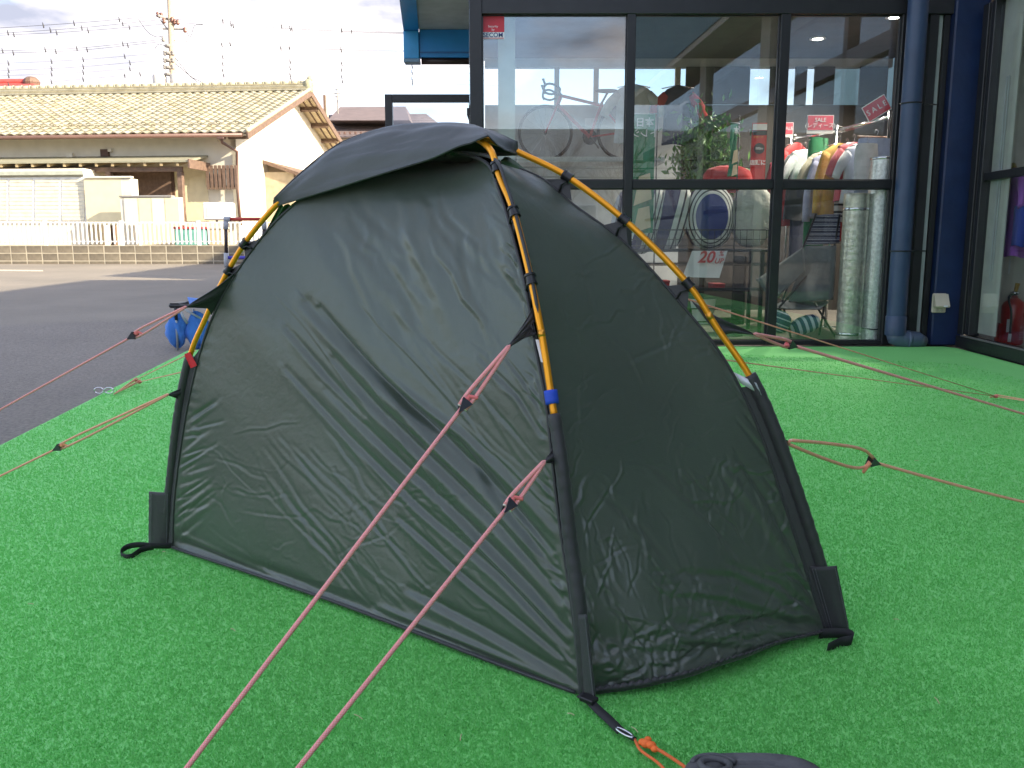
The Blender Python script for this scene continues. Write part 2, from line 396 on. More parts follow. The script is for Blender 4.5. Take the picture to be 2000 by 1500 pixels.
MB().tube(SB[iN-1:iN+4], .0142, 12).build('pole_tape', M_blue, tent, True, label='blue tape band at the pole joint')
_q = [onA(*k)+Vector((0, -.016, 0)) for k in ((1433, 727), (1474, 746), (1484, 770), (1447, 749))]; MB().prism(_q, (0, .034, 0)).build('pole_tape', M_silver, tent, True, label='silver grey tape band on the right pole')

# --- fabric panels
def wander(p0, p1, n=5, j=6):
    p0, p1 = np.array(p0, float), np.array(p1, float); d = p1-p0; nn = np.array([-d[1], d[0]])/(np.linalg.norm(d)+1e-9)
    ts = np.linspace(0, 1, n); off = np.concatenate([[0], rng.normal(0, j, n-2), [0]])
    return [tuple(p0+d*t+nn*o) for t, o in zip(ts, off)]
def crease_field(PX, creases):
    """height from crease polylines given in photo pixels; PX (h,w,2)"""
    H = np.zeros(PX.shape[:2])
    for (pl, w, amp) in creases:
        pl = np.array(pl, float); lo = pl.min(0)-3.5*w; hi = pl.max(0)+3.5*w
        msk = (PX[..., 0] > lo[0]) & (PX[..., 0] < hi[0]) & (PX[..., 1] > lo[1]) & (PX[..., 1] < hi[1])
        if not msk.any(): continue
        q = PX[msk]; best = np.full(len(q), 1e9); sgn = np.zeros(len(q)); tt = np.zeros(len(q)); tot = len(pl)-1
        for i in range(tot):
            a_, b_ = pl[i], pl[i+1]; d = b_-a_; L2 = d@d+1e-9; t = np.clip(((q-a_)@d)/L2, 0, 1)
            r_ = q-(a_+t[:, None]*d); dd = np.hypot(r_[:, 0], r_[:, 1]); s_ = np.sign(d[0]*r_[:, 1]-d[1]*r_[:, 0])
            k = dd < best; best[k] = dd[k]; sgn[k] = s_[k]; tt[k] = (i+t[k])/tot
        sd = best*sgn/w; fade = np.sin(np.pi*np.clip(tt*.92+.04, 0, 1))**.6
        H[msk] += amp*fade*(np.exp(-sd**2)-.55*np.exp(-((sd-1.6)/1.2)**2))
    return H
def panel(name, Lc, Rc, nu, nv, creases, sag=.03, low=.0, bottom=None, hide_top=None, flip=1, gather=0.0, mat_=None, parent=tent, extra=None):
    Lc = spline(Lc, nv); Rc = spline(Rc, nv)
    s = np.linspace(0, 1, nu)[None, :, None]
    G = Lc[:, None, :]*(1-s)+Rc[:, None, :]*s
    n_ = np.cross(Rc[0]-Lc[0], Lc[nv//2]-Lc[0]); n_ = n_/np.linalg.norm(n_)*flip
    if n_[1] > 0 and flip == 1: n_ = -n_
    ss = s[..., 0]; tt = np.linspace(0, 1, nv)[:, None]
    G = G - n_[None, None, :]*(sag*np.sin(np.pi*ss)*np.sin(np.pi*tt**.8))[..., None]
    if bottom is not None:       # lower hem follows its own curve
        Bc = spline(bottom, nu); d = Bc-G[0]
        G = G + d[None, :, :]*((1-tt)**3)[..., None]
    H = crease_field(proj(G), creases)
    if extra is not None: H = H+extra(proj(G), ss, tt)
    if gather:
        du = np.linalg.norm(Rc[0]-Lc[0]); ee = np.minimum(ss, 1-ss)*du
        yy = tt*1.25
        g = np.exp(-ee/.022)*np.sin(yy*210+4*np.sin(yy*17))*(.6+.4*np.sin(yy*41))
        H = H+gather*g*(tt < .95)
    H = H*np.minimum(1, np.minimum(ss, 1-ss)*60+.15)
    G = G+n_[None, None, :]*H[..., None]; G[..., 2] = np.maximum(G[..., 2], .004)
    h, w = nv, nu; me = bpy.data.meshes.new(name); b = base(parent)
    co = (G-np.array(tuple(b))).reshape(-1, 3).astype(np.float32)
    i0 = (np.arange(h-1)[:, None]*w+np.arange(w-1)[None, :]).ravel(); q = np.stack([i0, i0+1, i0+w+1, i0+w], 1).astype(np.int32)
    me.vertices.add(len(co)); me.vertices.foreach_set('co', co.ravel()); me.loops.add(q.size); me.polygons.add(len(q))
    me.loops.foreach_set('vertex_index', q.ravel()); me.polygons.foreach_set('loop_start', np.arange(0, q.size, 4, dtype=np.int32))
    wd = np.linalg.norm(Rc[0]-Lc[0]); ht = np.sum(np.linalg.norm(np.diff(Lc, axis=0), axis=1))
    U = np.stack([(ss*wd)*np.ones_like(tt), tt*ht*np.ones_like(ss)], -1).reshape(-1, 2)
    me.update(); ul = me.uv_layers.new(name='UVMap'); ul.data.foreach_set('uv', U[q.ravel()].astype(np.float32).ravel())
    me.validate(); me.shade_smooth(); me.materials.append(mat_ or M_fab)
    o = bpy.data.objects.new(name, me); COL.objects.link(o); o.parent = parent
    return o, G

pin = lambda pts, f, dz: [Vector((q.x+(TC.x-q.x)*f, q.y+(TC.y-q.y)*f, q.z-dz)) for q in pts]
L1 = [onA(*p) for p in [(337, 1068), (342, 960), (365, 800), (398, 665), (440, 570), (500, 478), (562, 410), (650, 345), (740, 315), (840, 300)]]
R1 = [onB(*p) for p in [(1136, 1356), (1118, 1195), (1092, 1010), (1076, 860), (1066, 775), (1048, 680), (1028, 560), (1000, 450), (975, 372), (950, 318)]]
R1 = pin(R1, .012, 0.0)
L1[-1] = Vector((TC.x-.02, TC.y, apex.z-.05)); R1.append(Vector((TC.x, TC.y, apex.z-.045)))
cr1 = []
big = [([(600, 590), (660, 655), (740, 740), (850, 850), (940, 935), (1030, 1040), (1095, 1130)], 15, -.013),
       ([(625, 600), (690, 680), (790, 790), (880, 865), (985, 975), (1080, 1075)], 8, -.009),
       ([(700, 690), (800, 775), (900, 850), (1010, 960), (1090, 1050)], 12, .006),
       ([(655, 700), (730, 790), (850, 905), (980, 1030), (1100, 1170)], 13, -.009),
       ([(640, 760), (760, 880), (900, 1010), (1040, 1150), (1110, 1230)], 10, -.006),
       ([(560, 720), (680, 850), (820, 990), (980, 1130), (1115, 1270)], 9, -.005),
       ([(560, 640), (640, 735), (710, 810)], 9, -.005),
       ([(870, 1000), (980, 1110), (1110, 1250)], 9, .006),
       ([(880, 850), (980, 960), (1100, 1110)], 9, -.006),
       ([(780, 1010), (900, 1120), (1120, 1300)], 8, -.006),
       ([(340, 1055), (420, 1085), (560, 1130), (720, 1190)], 16, -.010),
       ([(345, 1040), (450, 1090), (600, 1150)], 8, .005),
       ([(800, 1150), (950, 1230), (1125, 1330)], 12, -.007),
       ([(740, 1185), (900, 1250), (1100, 1335)], 9, .006),
       ([(940, 700), (1010, 770), (1060, 850)], 7, -.003),
       ([(980, 690), (1020, 740), (1055, 800)], 5, -.003),
       ([(900, 860), (960, 960), (1060, 1080)], 7, -.004)]
cr1 += [(p, w*.72, a_*.95) for p, w, a_ in big]
for k in range(46):     # long tension folds running to the foot of the near pole
    x0 = rng.uniform(480, 1000); y0 = 560+(x0-480)*.1+rng.uniform(0, 420); ln = rng.uniform(160, 460)
    an = R(rng.uniform(43, 56)); cr1.append((wander((x0, y0), (x0+ln*math.cos(an), y0+ln*math.sin(an)), 6, 5), rng.uniform(2.5, 6), rng.choice([-1, 1])*rng.uniform(.0004, .0014)))
for k in range(30):     # upper panel, folds hanging from under the cover
    x0 = rng.uniform(600, 990); y0 = rng.uniform(350, 450); ln = rng.uniform(90, 300); an = R(rng.uniform(52, 68))
    cr1.append((wander((x0, y0), (x0+ln*math.cos(an), y0+ln*math.sin(an)), 6, 7), rng.uniform(5, 14), rng.choice([-1, 1])*rng.uniform(.0008, .003)))
for k in range(90):     # fold-memory creases, lower left
    x0 = rng.uniform(350, 900); y0 = 1000+(x0-350)*.28+rng.uniform(-190, 90); ln = rng.uniform(30, 170)
    an = R(rng.choice([rng.uniform(20, 55), rng.uniform(20, 55), rng.uniform(-30, 20), rng.uniform(60, 100)]))
    cr1.append((wander((x0, y0), (x0+ln*math.cos(an), y0+ln*math.sin(an)), 5, 4), rng.uniform(2.0, 3.4), rng.choice([-1, 1])*rng.uniform(.0003, .0008)))
for k in range(46):     # small gathers beside the near seam and by the left corner
    v = rng.uniform(350, 1340); u = np.interp(v, [318, 450, 680, 860, 1010, 1195, 1356], [950, 1000, 1048, 1076, 1092, 1118, 1136])
    ln = rng.uniform(25, 90); an = R(rng.uniform(200, 245)); cr1.append(([(u-2, v), (u+ln*math.cos(an)*.6, v+ln*math.sin(an)*.8)], rng.uniform(2.5, 4.5), rng.choice([-1, 1])*rng.uniform(.0012, .003)))
for k in range(26):
    v = rng.uniform(820, 1060); u = np.interp(v, [800, 960, 1068], [365, 342, 337]); ln = rng.uniform(25, 80)
    cr1.append(([(u+1, v), (u+ln, v-rng.uniform(.1, .9)*ln)], rng.uniform(2.5, 5), -rng.uniform(.001, .003)))
def soft1(px, s, t):
    u, v = px[..., 0], px[..., 1]
    q = (u-v*.75); f = .0028*np.sin(q/31+1.3*np.sin(v/90))*np.exp(-((v-560)/170)**2)
    f = f-.075*np.clip((t-.66)/.26, 0, 1)**1.5*np.sin(np.pi*np.clip(s, 0.02, .98))**.5
    k = (u*.72-v*.70); return f+.0009*np.sin(k/23.+.9*np.sin(u/120))*np.clip((u-520)/400, 0, 1)*np.clip((v-650)/250, 0, 1)
bot1 = [PG(337, 1070, .006), PG(600, 1158, .012), PG(800, 1232, .012), PG(1000, 1310, .008), PG(1138, 1359, .004)]
front_panel, GF = panel('fly_panel', L1, R1, 420, 460, cr1, sag=.035, bottom=bot1, gather=.0016, extra=soft1)
front_panel['label'] = 'long front wall of the tent with diagonal folds'
L2 = [onB(*p) for p in [(1154, 1357), (1137, 1195), (1108, 1010), (1089, 860), (1076, 775), (1062, 680), (1043, 560), (1014, 440), (990, 362), (965, 310)]]
R2 = [onA(*p) for p in [(1616, 1236), (1592, 1160), (1545, 1010), (1492, 850), (1440, 735), (1398, 668), (1335, 592), (1272, 520), (1208, 458), (1120, 395), (1050, 340)]]
L2 = pin(L2, .008, 0); R2 = pin(R2, .01, .004)
L2.append(Vector((TC.x+.01, TC.y, apex.z-.045))); R2.append(Vector((TC.x+.05, TC.y-.01, apex.z-.055)))
cr2 = [([(1180, 650), (1230, 690), (1262, 760)], 4, .0010), ([(1130, 500), (1150, 560), (1165, 640)], 5, -.001), ([(1220, 710), (1330, 660)], 5, -.0012),
       ([(1170, 960), (1260, 1040), (1330, 1130)], 7, -.0035), ([(1270, 905), (1380, 1010), (1480, 1130)], 7, -.003), ([(1400, 900), (1480, 1000), (1560, 1130)], 8, .004),
       ([(1440, 890), (1500, 980), (1575, 1130)], 7, -.005), ([(1330, 1120), (1440, 1130), (1560, 1190)], 10, -.006), ([(1300, 1150), (1420, 1165), (1590, 1215)], 8, .005),
       ([(1300, 1215), (1400, 1225), (1500, 1212), (1600, 1222)], 11, -.008), ([(1250, 1265), (1370, 1250), (1480, 1258), (1590, 1230)], 9, .006), ([(1420, 1100), (1520, 1140), (1600, 1200)], 7, -.005)]
for k in range(120):
    x0 = rng.uniform(1130, 1560); y0 = rng.uniform(880, 1290); ln = rng.uniform(30, 150)
    an = R(rng.choice([rng.uniform(45, 85), rng.uniform(45, 85), rng.uniform(95, 120), rng.uniform(-25, 25)]))
    cr2.append((wander((x0, y0), (x0+ln*math.cos(an), y0+ln*math.sin(an)), 5, 5), rng.uniform(2.4, 5), rng.choice([-1, 1])*rng.uniform(.0008, .0024)))
for k in range(46):
    x0 = rng.uniform(1060, 1400); y0 = rng.uniform(480, 880); ln = rng.uniform(30, 130); an = R(rng.choice([rng.uniform(-35, -10), rng.uniform(60, 120)]))
    cr2.append((wander((x0, y0), (x0+ln*math.cos(an), y0+ln*math.sin(an)), 5, 5), rng.uniform(2.5, 4.5), rng.choice([-1, 1])*rng.uniform(.0003, .0009)))
for k in range(70):     # crumples above the hem
    x0 = rng.uniform(1170, 1600); y0 = np.interp(x0, [1160, 1300, 1430, 1612], [1345, 1315, 1280, 1225])-rng.uniform(2, 95); ln = rng.uniform(25, 90); an = R(rng.uniform(-40, 35))
    cr2.append((wander((x0, y0), (x0+ln*math.cos(an), y0+ln*math.sin(an)), 4, 4), rng.uniform(3, 6), rng.choice([-1, 1])*rng.uniform(.0014, .0042)))
for k in range(24):
    v = rng.uniform(420, 1200); u = np.interp(v, [395, 458, 520, 592, 668, 735, 850, 1010, 1160, 1236], [1120, 1208, 1272, 1335, 1398, 1440, 1492, 1545, 1592, 1616]); ln = rng.uniform(25, 110)
    cr2.append(([(u-2, v), (u-ln*.7, v-ln*.8)], rng.uniform(2.5, 5), -rng.uniform(.0008, .0025)))
def soft2(px, s, t):
    u, v = px[..., 0], px[..., 1]
    return .003*np.sin((u*.9-v*.45)/19+np.sin(v/60))*np.clip((v-900)/150, 0, 1)*np.clip(u/1500, .4, 1) + .0035*np.sin(v/17.+.8*np.sin(u/45))*np.clip((v-1190)/60, 0, 1)
bot2 = [PG(1155, 1358, .004), PG(1300, 1332, .02), PG(1430, 1292, .03), PG(1550, 1252, .02), PG(1614, 1236, .006)]
side_panel, GS = panel('fly_panel', L2, R2, 300, 460, cr2, sag=.03, bottom=bot2, gather=.0013, extra=soft2)
side_panel['label'] = 'short side wall of the tent crumpled above its hem'
# the two far walls
flipv = lambda q: Vector((2*TC.x-q[0], 2*TC.y-q[1], q[2]))
cb = [(wander((x, 300), (x+60, 1000), 5, 10), 12, .002) for x in range(300, 1700, 90)]
panel('fly_panel', [flipv(q) for q in R1[::1]][::1], [Vector(tuple(q)) for q in R2], 60, 90, [], sag=.03, flip=-1)
panel('fly_panel', [Vector(tuple(q)) for q in L1]+[], [flipv(q) for q in L2], 60, 90, [], sag=.03, flip=-1)
# hems: thin piping along the ground edge, puckered tape on the side wall
hem = np.array([GF[0, i] for i in range(0, GF.shape[1], 6)]); MB().tube(hem+np.array([0, -.002, .003]), .0042, 6).build('hem', M_edge, tent, True)
hem2 = np.array([GS[0, i] for i in range(0, GS.shape[1], 2)]); hem2[:, 2] += .008+.0012*np.sin(np.arange(len(hem2))*1.7); hem2[:, 1] -= .004
MB().tube(hem2, [.0085+.0016*math.sin(i*1.7) for i in range(len(hem2))], 6, flat=(.35, 1)).build('hem', M_edge, tent, True)
# black bias tape along the upper seams
def tape(C, r=.0035, mt=M_edge, off=(0, -.004, 0), name='seam_tape', flat=(1, 1)):
    MB().tube(np.array(C)+np.array(off), r, 6, flat=flat).build(name, mt, tent, True)
tape(GF[::6, -1], .0042); tape(GS[::6, 0], .0042); tape(GS[::6, -1], .0036, off=(0, 0, 0)); tape(GF[::6, 0], .004, off=(0, 0, 0))
# sleeve skirt: flat strip joining sleeve to wall on the near pole
def strip(Ca, Cb, name, mt, n=60, label=None):
    A_, B_ = spline(Ca, n), spline(Cb, n); G = [[Vector(A_[i])*(1-k/5)+Vector(B_[i])*(k/5)+Vector((0, -.003*math.sin(math.pi*k/5), 0)) for k in range(6)] for i in range(n)]
    o = MB().grid(G, uv=True).build(name, mt, tent, True, label); return o
strip([q for q in GF[0:300:12, -1]], [q for q in SB[0:iN:8]], 'sleeve_skirt', M_edge)
strip([q for q in SB[0:iN:8]], [q for q in GS[0:300:12, 0]], 'sleeve_skirt', M_edge)
iLg = nearest(GF[:, 0], onA(398, 665)); strip([q for q in SA[0:iL:4]], [q for q in GF[0:iLg:10, 0]], 'sleeve_skirt', M_edge)
iRg = nearest(GS[:, -1], onA(1440, 735)); strip([q for q in GS[0:iRg:10, -1]], [q for q in SA[::-1][0:400-iR:4]], 'sleeve_skirt', M_edge)

# --- roof cover over the crossing
LC, RC = onA(534, 405), onA(1012, 302); NC = onB(954, 279)+Vector((0, -.012, .012)); FC = flipv(NC)
def cover(near=True):
    a0, a1 = nearest(SA, LC), nearest(SA, RC); n = 90
    T = spline(SA[a0:a1+1:5], n)+np.array([0, -.012 if near else .004, .017])
    T[:, 2] += .008*np.exp(-((T[:, 0]-TC.x)/.22)**2)
    tip = NC if near else FC
    # hem: left corner -> near corner -> right corner, slightly drooping
    w_ = .84 if near else .30
    k = int(n*w_)
    A_ = np.linspace(tuple(LC), tuple(tip), k); B_ = np.linspace(tuple(tip), tuple(RC+Vector((0, 0, -.002))), n-k+1)[1:]
    Hm = np.vstack([A_, B_]); sx = np.concatenate([np.linspace(0, 1, k), np.linspace(0, 1, n-k+1)[1:]])
    Hm[:, 2] -= .006*np.sin(np.pi*sx)
    out = np.array([-.15, -1, 0]) if near else np.array([.15, 1, 0])
    rows = []; m_ = 40
    for j in range(m_):
        f = j/(m_-1); Rr = T*(1-f)+Hm*f
        x = np.linspace(0, 1, n)
        bul = .020*math.sin(math.pi*f)*np.sin(np.pi*x)+.0022*np.sin(x*26+f*5)*math.sin(math.pi*f)+.0015*np.sin(f*16-x*9)*np.sin(np.pi*x)
        Rr = Rr+np.array([0, 0, 1])*bul[:, None]+out*(.5*bul)[:, None]
        rows.append(Rr)
    G = np.array(rows)
    return G
for near in (True, False):
    G = cover(near); cc = []
    if near:
        cc = [([(640, 320), (760, 300), (950, 272)], 9, .004), ([(600, 350), (760, 330), (900, 300)], 7, -.003), ([(700, 300), (860, 285), (940, 275)], 6, -.003), ([(560, 390), (720, 340), (860, 315)], 6, .002), ([(900, 275), (940, 285), (1000, 290)], 6, -.002)]
        for k in range(22):
            x0 = rng.uniform(580, 900); y0 = rng.uniform(285, 360); ln = rng.uniform(50, 200); an = R(rng.uniform(-28, -5))
            cc.append((wander((x0, y0), (x0+ln*math.cos(an), y0+ln*math.sin(an)), 5, 3), rng.uniform(3, 6), rng.choice([-1, 1])*rng.uniform(.0006, .0018)))
    H = crease_field(proj(G), cc) if cc else 0*G[..., 0]
    G2 = G+np.array([0, -.3, 1])*H[..., None]
    mbg = MB(); mbg.grid([[Vector(tuple(q)) for q in r_] for r_ in G2])
    if near: mbg.f = [f_[::-1] for f_ in mbg.f]
    nrow, ncol = G2.shape[:2]
    for fi in range(len(mbg.f)):
        i, j = divmod(fi, ncol-1); mbg.uv[fi] = [(j*.0105, i*.008), ((j+1)*.0105, i*.008), ((j+1)*.0105, (i+1)*.008), (j*.0105, (i+1)*.008)]
    o = mbg.build('roof_cover', M_cover, tent, True); o.data.materials.append(M_inner)
    so = o.modifiers.new('thickness', 'SOLIDIFY'); so.thickness = .0014; so.material_offset = 1; so.offset = -1 if near else 1
    # doubled hem band
    hb = G2[-4:, :, :]+np.array([0, -.0025, .0022]); h2 = MB(); h2.grid([[Vector(tuple(q)) for q in r_] for r_ in hb], uv=True)
    h2.build('hem', M_cover, o, True)
MB().tube(SA[nearest(SA, LC):nearest(SA, RC):6]+np.array([0, 0, .021]), .003, 6).build('seam_tape', M_edge, tent, True)
st = onA(783, 262)+Vector((0, 0, .012)); mb = MB()
for d in (0, .006, .012): mb.tube([st+Vector((d, -.02, -.004)), st+Vector((d, -.002, .004)), st+Vector((d, .02, 0))], .0018, 5)
mb.build('bar_tack', M_edge, tent)
# dark lining inside the crossing
# green underside showing at the left end of the cover
mb = MB(); q0, q1, q2, q3 = onA(545, 402), onA(503, 470), onA(530, 468), onA(580, 398)
mb.grid([[q0.lerp(q3, k/8)+Vector((0, .012*math.sin(k*1.7), .004*math.sin(k*2.1))) for k in range(9)], [q1.lerp(q2, k/8)+Vector((0, .03+.01*math.sin(k*1.7), 0)) for k in range(9)]])
mb.build('cover_lining', mat('green lining', (.035, .10, .03), .6), tent, True)

fl = [onA(985, 303)+Vector((0, .012, -.004)), onA(1030, 318)+Vector((0, .02, -.004)), onA(1064, 358)+Vector((0, .015, 0)), onA(1020, 338)+Vector((0, -.02, -.004)), onA(975, 312)+Vector((0, -.03, -.01))]
mb = MB(); mb.grid([[fl[0].lerp(fl[1], k/6).lerp(fl[2], (k/6)**2)+Vector((0, 0, .004*math.sin(k*1.3))) for k in range(7)], [fl[4].lerp(fl[3], k/6).lerp(fl[2], (k/6)**2) for k in range(7)]])
o = mb.build('cover_lining', bpy.data.materials['green lining'], tent, True); so = o.modifiers.new('thickness', 'SOLIDIFY'); so.thickness = .0014
# --- clips: black hooks over the shafts with a web going back to the fabric
M_clip = M_blkplastic
def clip(S, p, webp=None):
    i = nearest(S, p); c = Vector(tuple(S[i])); t = Vector(tuple(S[min(i+1, 399)]-S[i-1])).normalized()
    mb = MB(); mb.tube([c-t*.010, c+t*.010], .0108, 12)
    mb.tube([c-t*.012, c-t*.007], .0128, 12); mb.tube([c+t*.007, c+t*.012], .0128, 12)
    o = mb.build('pole_clip', M_clip, tent, True, split=40)
    if webp is not None:
        h = MB(); w = Vector(tuple(webp)); m1 = c.lerp(w, .5)
        side = t*.012
        h.prism([c+side*.5+Vector((0, .004, -.006)), c-side*.5+Vector((0, .004, -.006)), w-side*3.2, w+side*3.2], (0, .003, 0))
        h.build('clip_web', M_edge, o)
        k = MB(); k.tube([c+Vector((-.004, -.008, -.012)), m1+Vector((-.004, -.006, 0)), w+Vector((0, -.004, 0))], .0026, 6); k.build('hook', M_clip, o, True)
for p in [(970, 328), (1004, 411), (1037, 548)]:
    u, v = p; i = nearest(GF[:, -1], onB(u, v+14)); clip(SB, onB(*p), GF[i, -1])
for p in [(1108, 345), (1221, 431), (1342, 552)]:
    i = nearest(GS[:, -1], onA(p[0]-14, p[1]+26)); clip(SA, onA(*p), GS[i, -1])
for p in [(478, 474), (440, 520)]:
    i = nearest(GF[:, 0], onA(p[0]+22, p[1]+18)); clip(SA, onA(*p), GF[i, 0])
# white label strip by the near pole, red tab at the left pole
mb = MB(); a_, b_ = onB(1051, 662)+Vector((-.006, -.012, 0)), onB(1062, 706)+Vector((-.006, -.012, 0)); mb.prism([a_, a_+Vector((.009, 0, 0)), b_+Vector((.009, 0, 0)), b_], (0, .001, 0)); mb.build('care_label', M_white, tent)
mb = MB(); a_ = onA(370, 690)+Vector((0, -.018, 0)); b_ = a_+Vector((.018, -.006, -.036)); mb.prism([a_+Vector((-.008, 0, 0)), a_+Vector((.008, 0, .006)), b_+Vector((.010, 0, .004)), b_+Vector((-.008, 0, -.004))], (0, .002, 0))
mb.tube([a_+Vector((-.006, 0, -.003)), b_+Vector((-.006, 0, -.003))], .0015, 5); mb.build('pole_tape', M_redtape, tent, label='red tape tab at the left pole joint')

# --- corner pockets, ladder-lock webbing and loops at the feet
def pocket(q, nrm, name='corner_pocket', stitch_l=True):
    """q: four corners (bl, br, tr, tl)"""
    bl, br, tr, tl = [Vector(x) for x in q]; G = []
    for i in range(17):
        f = i/16; row = []
        for k in range(9):
            g = k/8; p = (bl.lerp(tl, f)).lerp(br.lerp(tr, f), g); p = p+Vector(nrm)*(.009*math.sin(math.pi*g)*(1-.5*f)+.0012*math.sin(f*40)*(1 if k in (0, 1, 7, 8) else .2)); row.append(p)
        G.append(row)
    o = MB().grid(G, uv=True).build(name, M_edge, tent, True); s_ = o.modifiers.new('thickness', 'SOLIDIFY'); s_.thickness = .003
    st_ = MB()
    for g in (.06, .16, .9):
        for i in range(1, 30):
            f = i/30; p = (bl.lerp(tl, f)).lerp(br.lerp(tr, f), g)+Vector(nrm)*(.0045+.009*math.sin(math.pi*g)*(1-.5*f)); d = (tl-bl).normalized()*.0022
            st_.tube([p-d, p+d], .0011, 4)
    st_.build('stitching', mat('grey thread', (.10, .10, .11), .6) if 'grey thread' not in bpy.data.materials else bpy.data.materials['grey thread'], o, kind='stuff')
nrm = (.0, -1, .1)
def offs(lst, d): return [p+Vector(d) for p in lst]
pocket(offs([onA(293, 1064), onA(334, 1068), onA(336, 960), onA(294, 958)], (0, -.012, 0)), nrm)
pocket(offs([onB(1132, 1362), onB(1160, 1352), onB(1143, 1192), onB(1114, 1190)], (0, -.020, 0)), nrm)
pocket(offs([onA(1617, 1238), onA(1657, 1236), onA(1630, 1101), onA(1577, 1103)], (0, -.014, 0)), nrm)
def ribbon(pts, w, side, name, parent, mt=M_webbing, th=.0016, label=None):
    S = spline(pts, 28); side = Vector(side).normalized()*w/2; mb = MB()
    G = []
    for q in S: v = Vector(tuple(q)); G.append([v-side, v+side])
    o = mb.grid(G, uv=True).build(name, mt, parent, True, label); s_ = o.modifiers.new('thickness', 'SOLIDIFY'); s_.thickness = th; s_.offset = 0
    return o
ribbon([PG(337, 1066, .012), PG(300, 1066, .02), PG(268, 1064, .024), PG(244, 1070, .016), PG(236, 1083, .006), PG(254, 1088, .006), PG(276, 1074, .012), PG(300, 1068, .016)], .019, (.1, -.3, 1), 'peg_loop', tent)
ribbon([PG(1600, 1238, .012), PG(1632, 1236, .022), PG(1660, 1240, .022), PG(1664, 1250, .018), PG(1642, 1254, .014), PG(1616, 1266, .010)], .026, (.1, -.15, 1), 'peg_loop', tent)
strap = ribbon([PG(1132, 1356, .02), PG(1148, 1366, .016), PG(1168, 1386, .014), PG(1192, 1408, .013), PG(1212, 1428, .013)], .017, (.75, .5, .35), 'peg_loop', tent)
MB().bbox((-.016, -.012, -.004), (.016, .012, .006), .002, M=Matrix.Translation(PG(1150, 1366, .018)) @ Matrix.Rotation(R(-40), 4, 'Z')).build('buckle', M_blkplastic, tent)

# ------------------------------------------------------------------ guy lines
def rope_material(name, c1, c2):
    m = bpy.data.materials.new(name); m.use_nodes = True; t = m.node_tree; b = t.nodes['Principled BSDF']; b.inputs['Roughness'].default_value = .7
    c = N(t, 'ShaderNodeTexCoord'); s = N(t, 'ShaderNodeSeparateXYZ'); t.links.new(c.outputs['UV'], s.inputs[0])
    def mth(op, a_, b_):
        n = N(t, 'ShaderNodeMath', operation=op)
        for k, x in enumerate((a_, b_)):
            if hasattr(x, 'links'): t.links.new(x, n.inputs[k])
            else: n.inputs[k].default_value = x
        return n.outputs[0]
    ux = mth('MULTIPLY', s.outputs['X'], 300.0); vy = mth('MULTIPLY', s.outputs['Y'], 6.0)
    p = mth('FRACT', mth('ADD', ux, vy), 0); q = mth('FRACT', mth('SUBTRACT', ux, vy), 0)
    w = mth('MULTIPLY', mth('LESS_THAN', p, .42), mth('LESS_THAN', q, .42))
    x = N(t, 'ShaderNodeMix', data_type='RGBA'); x.inputs[6].default_value = (*c1, 1); x.inputs[7].default_value = (*c2, 1); t.links.new(w, x.inputs[0]); t.links.new(x.outputs[2], b.inputs['Base Color'])
    bp = N(t, 'ShaderNodeBump'); bp.inputs['Strength'].default_value = .6; bp.inputs['Distance'].default_value = .0008; t.links.new(mth('ADD', p, q), bp.inputs['Height']); t.links.new(bp.outputs[0], b.inputs['Normal'])
    return m
M_rope = rope_material('red and white braided cord', (.92, .27, .25), (.94, .80, .76))
M_rope2 = rope_material('orange braided cord', (.88, .34, .20), (.92, .70, .56))
M_rope_o = rope_material('bright orange cord', (.85, .13, .015), (.85, .40, .2))
M_kn = {M_rope: mat('red cord knot', (.82, .20, .19), .8), M_rope2: mat('orange cord knot', (.85, .33, .18), .8), M_rope_o: mat('bright orange knot', (.88, .17, .03), .7, bump=.6, bscale=300)}
M_slider = mat('dark aluminium slider', (.10, .10, .12), .3, metal=.8)
def slider(parent, c, d, s=1.0):
    """flat triangular line tensioner lying along d"""
    d = Vector(d).normalized(); sd = d.cross((0, 1, 0)).normalized(); up = sd.cross(d)
    tri = [c-d*.018*s, c+d*.016*s+sd*.012*s, c+d*.016*s-sd*.012*s]
    mb = MB(); mb.prism([p-up*.009*s for p in tri], up*.0016); mb.prism([p+up*.009*s for p in tri], up*.0016)
    mb.tube([c-d*.012*s-up*.009*s, c-d*.012*s+up*.009*s], .002*s, 6)
    mb.tube([c+d*.014*s+sd*.009*s-up*.009*s, c+d*.014*s+sd*.009*s+up*.009*s], .0022*s, 6)
    mb.build('line_slider', M_slider, parent)
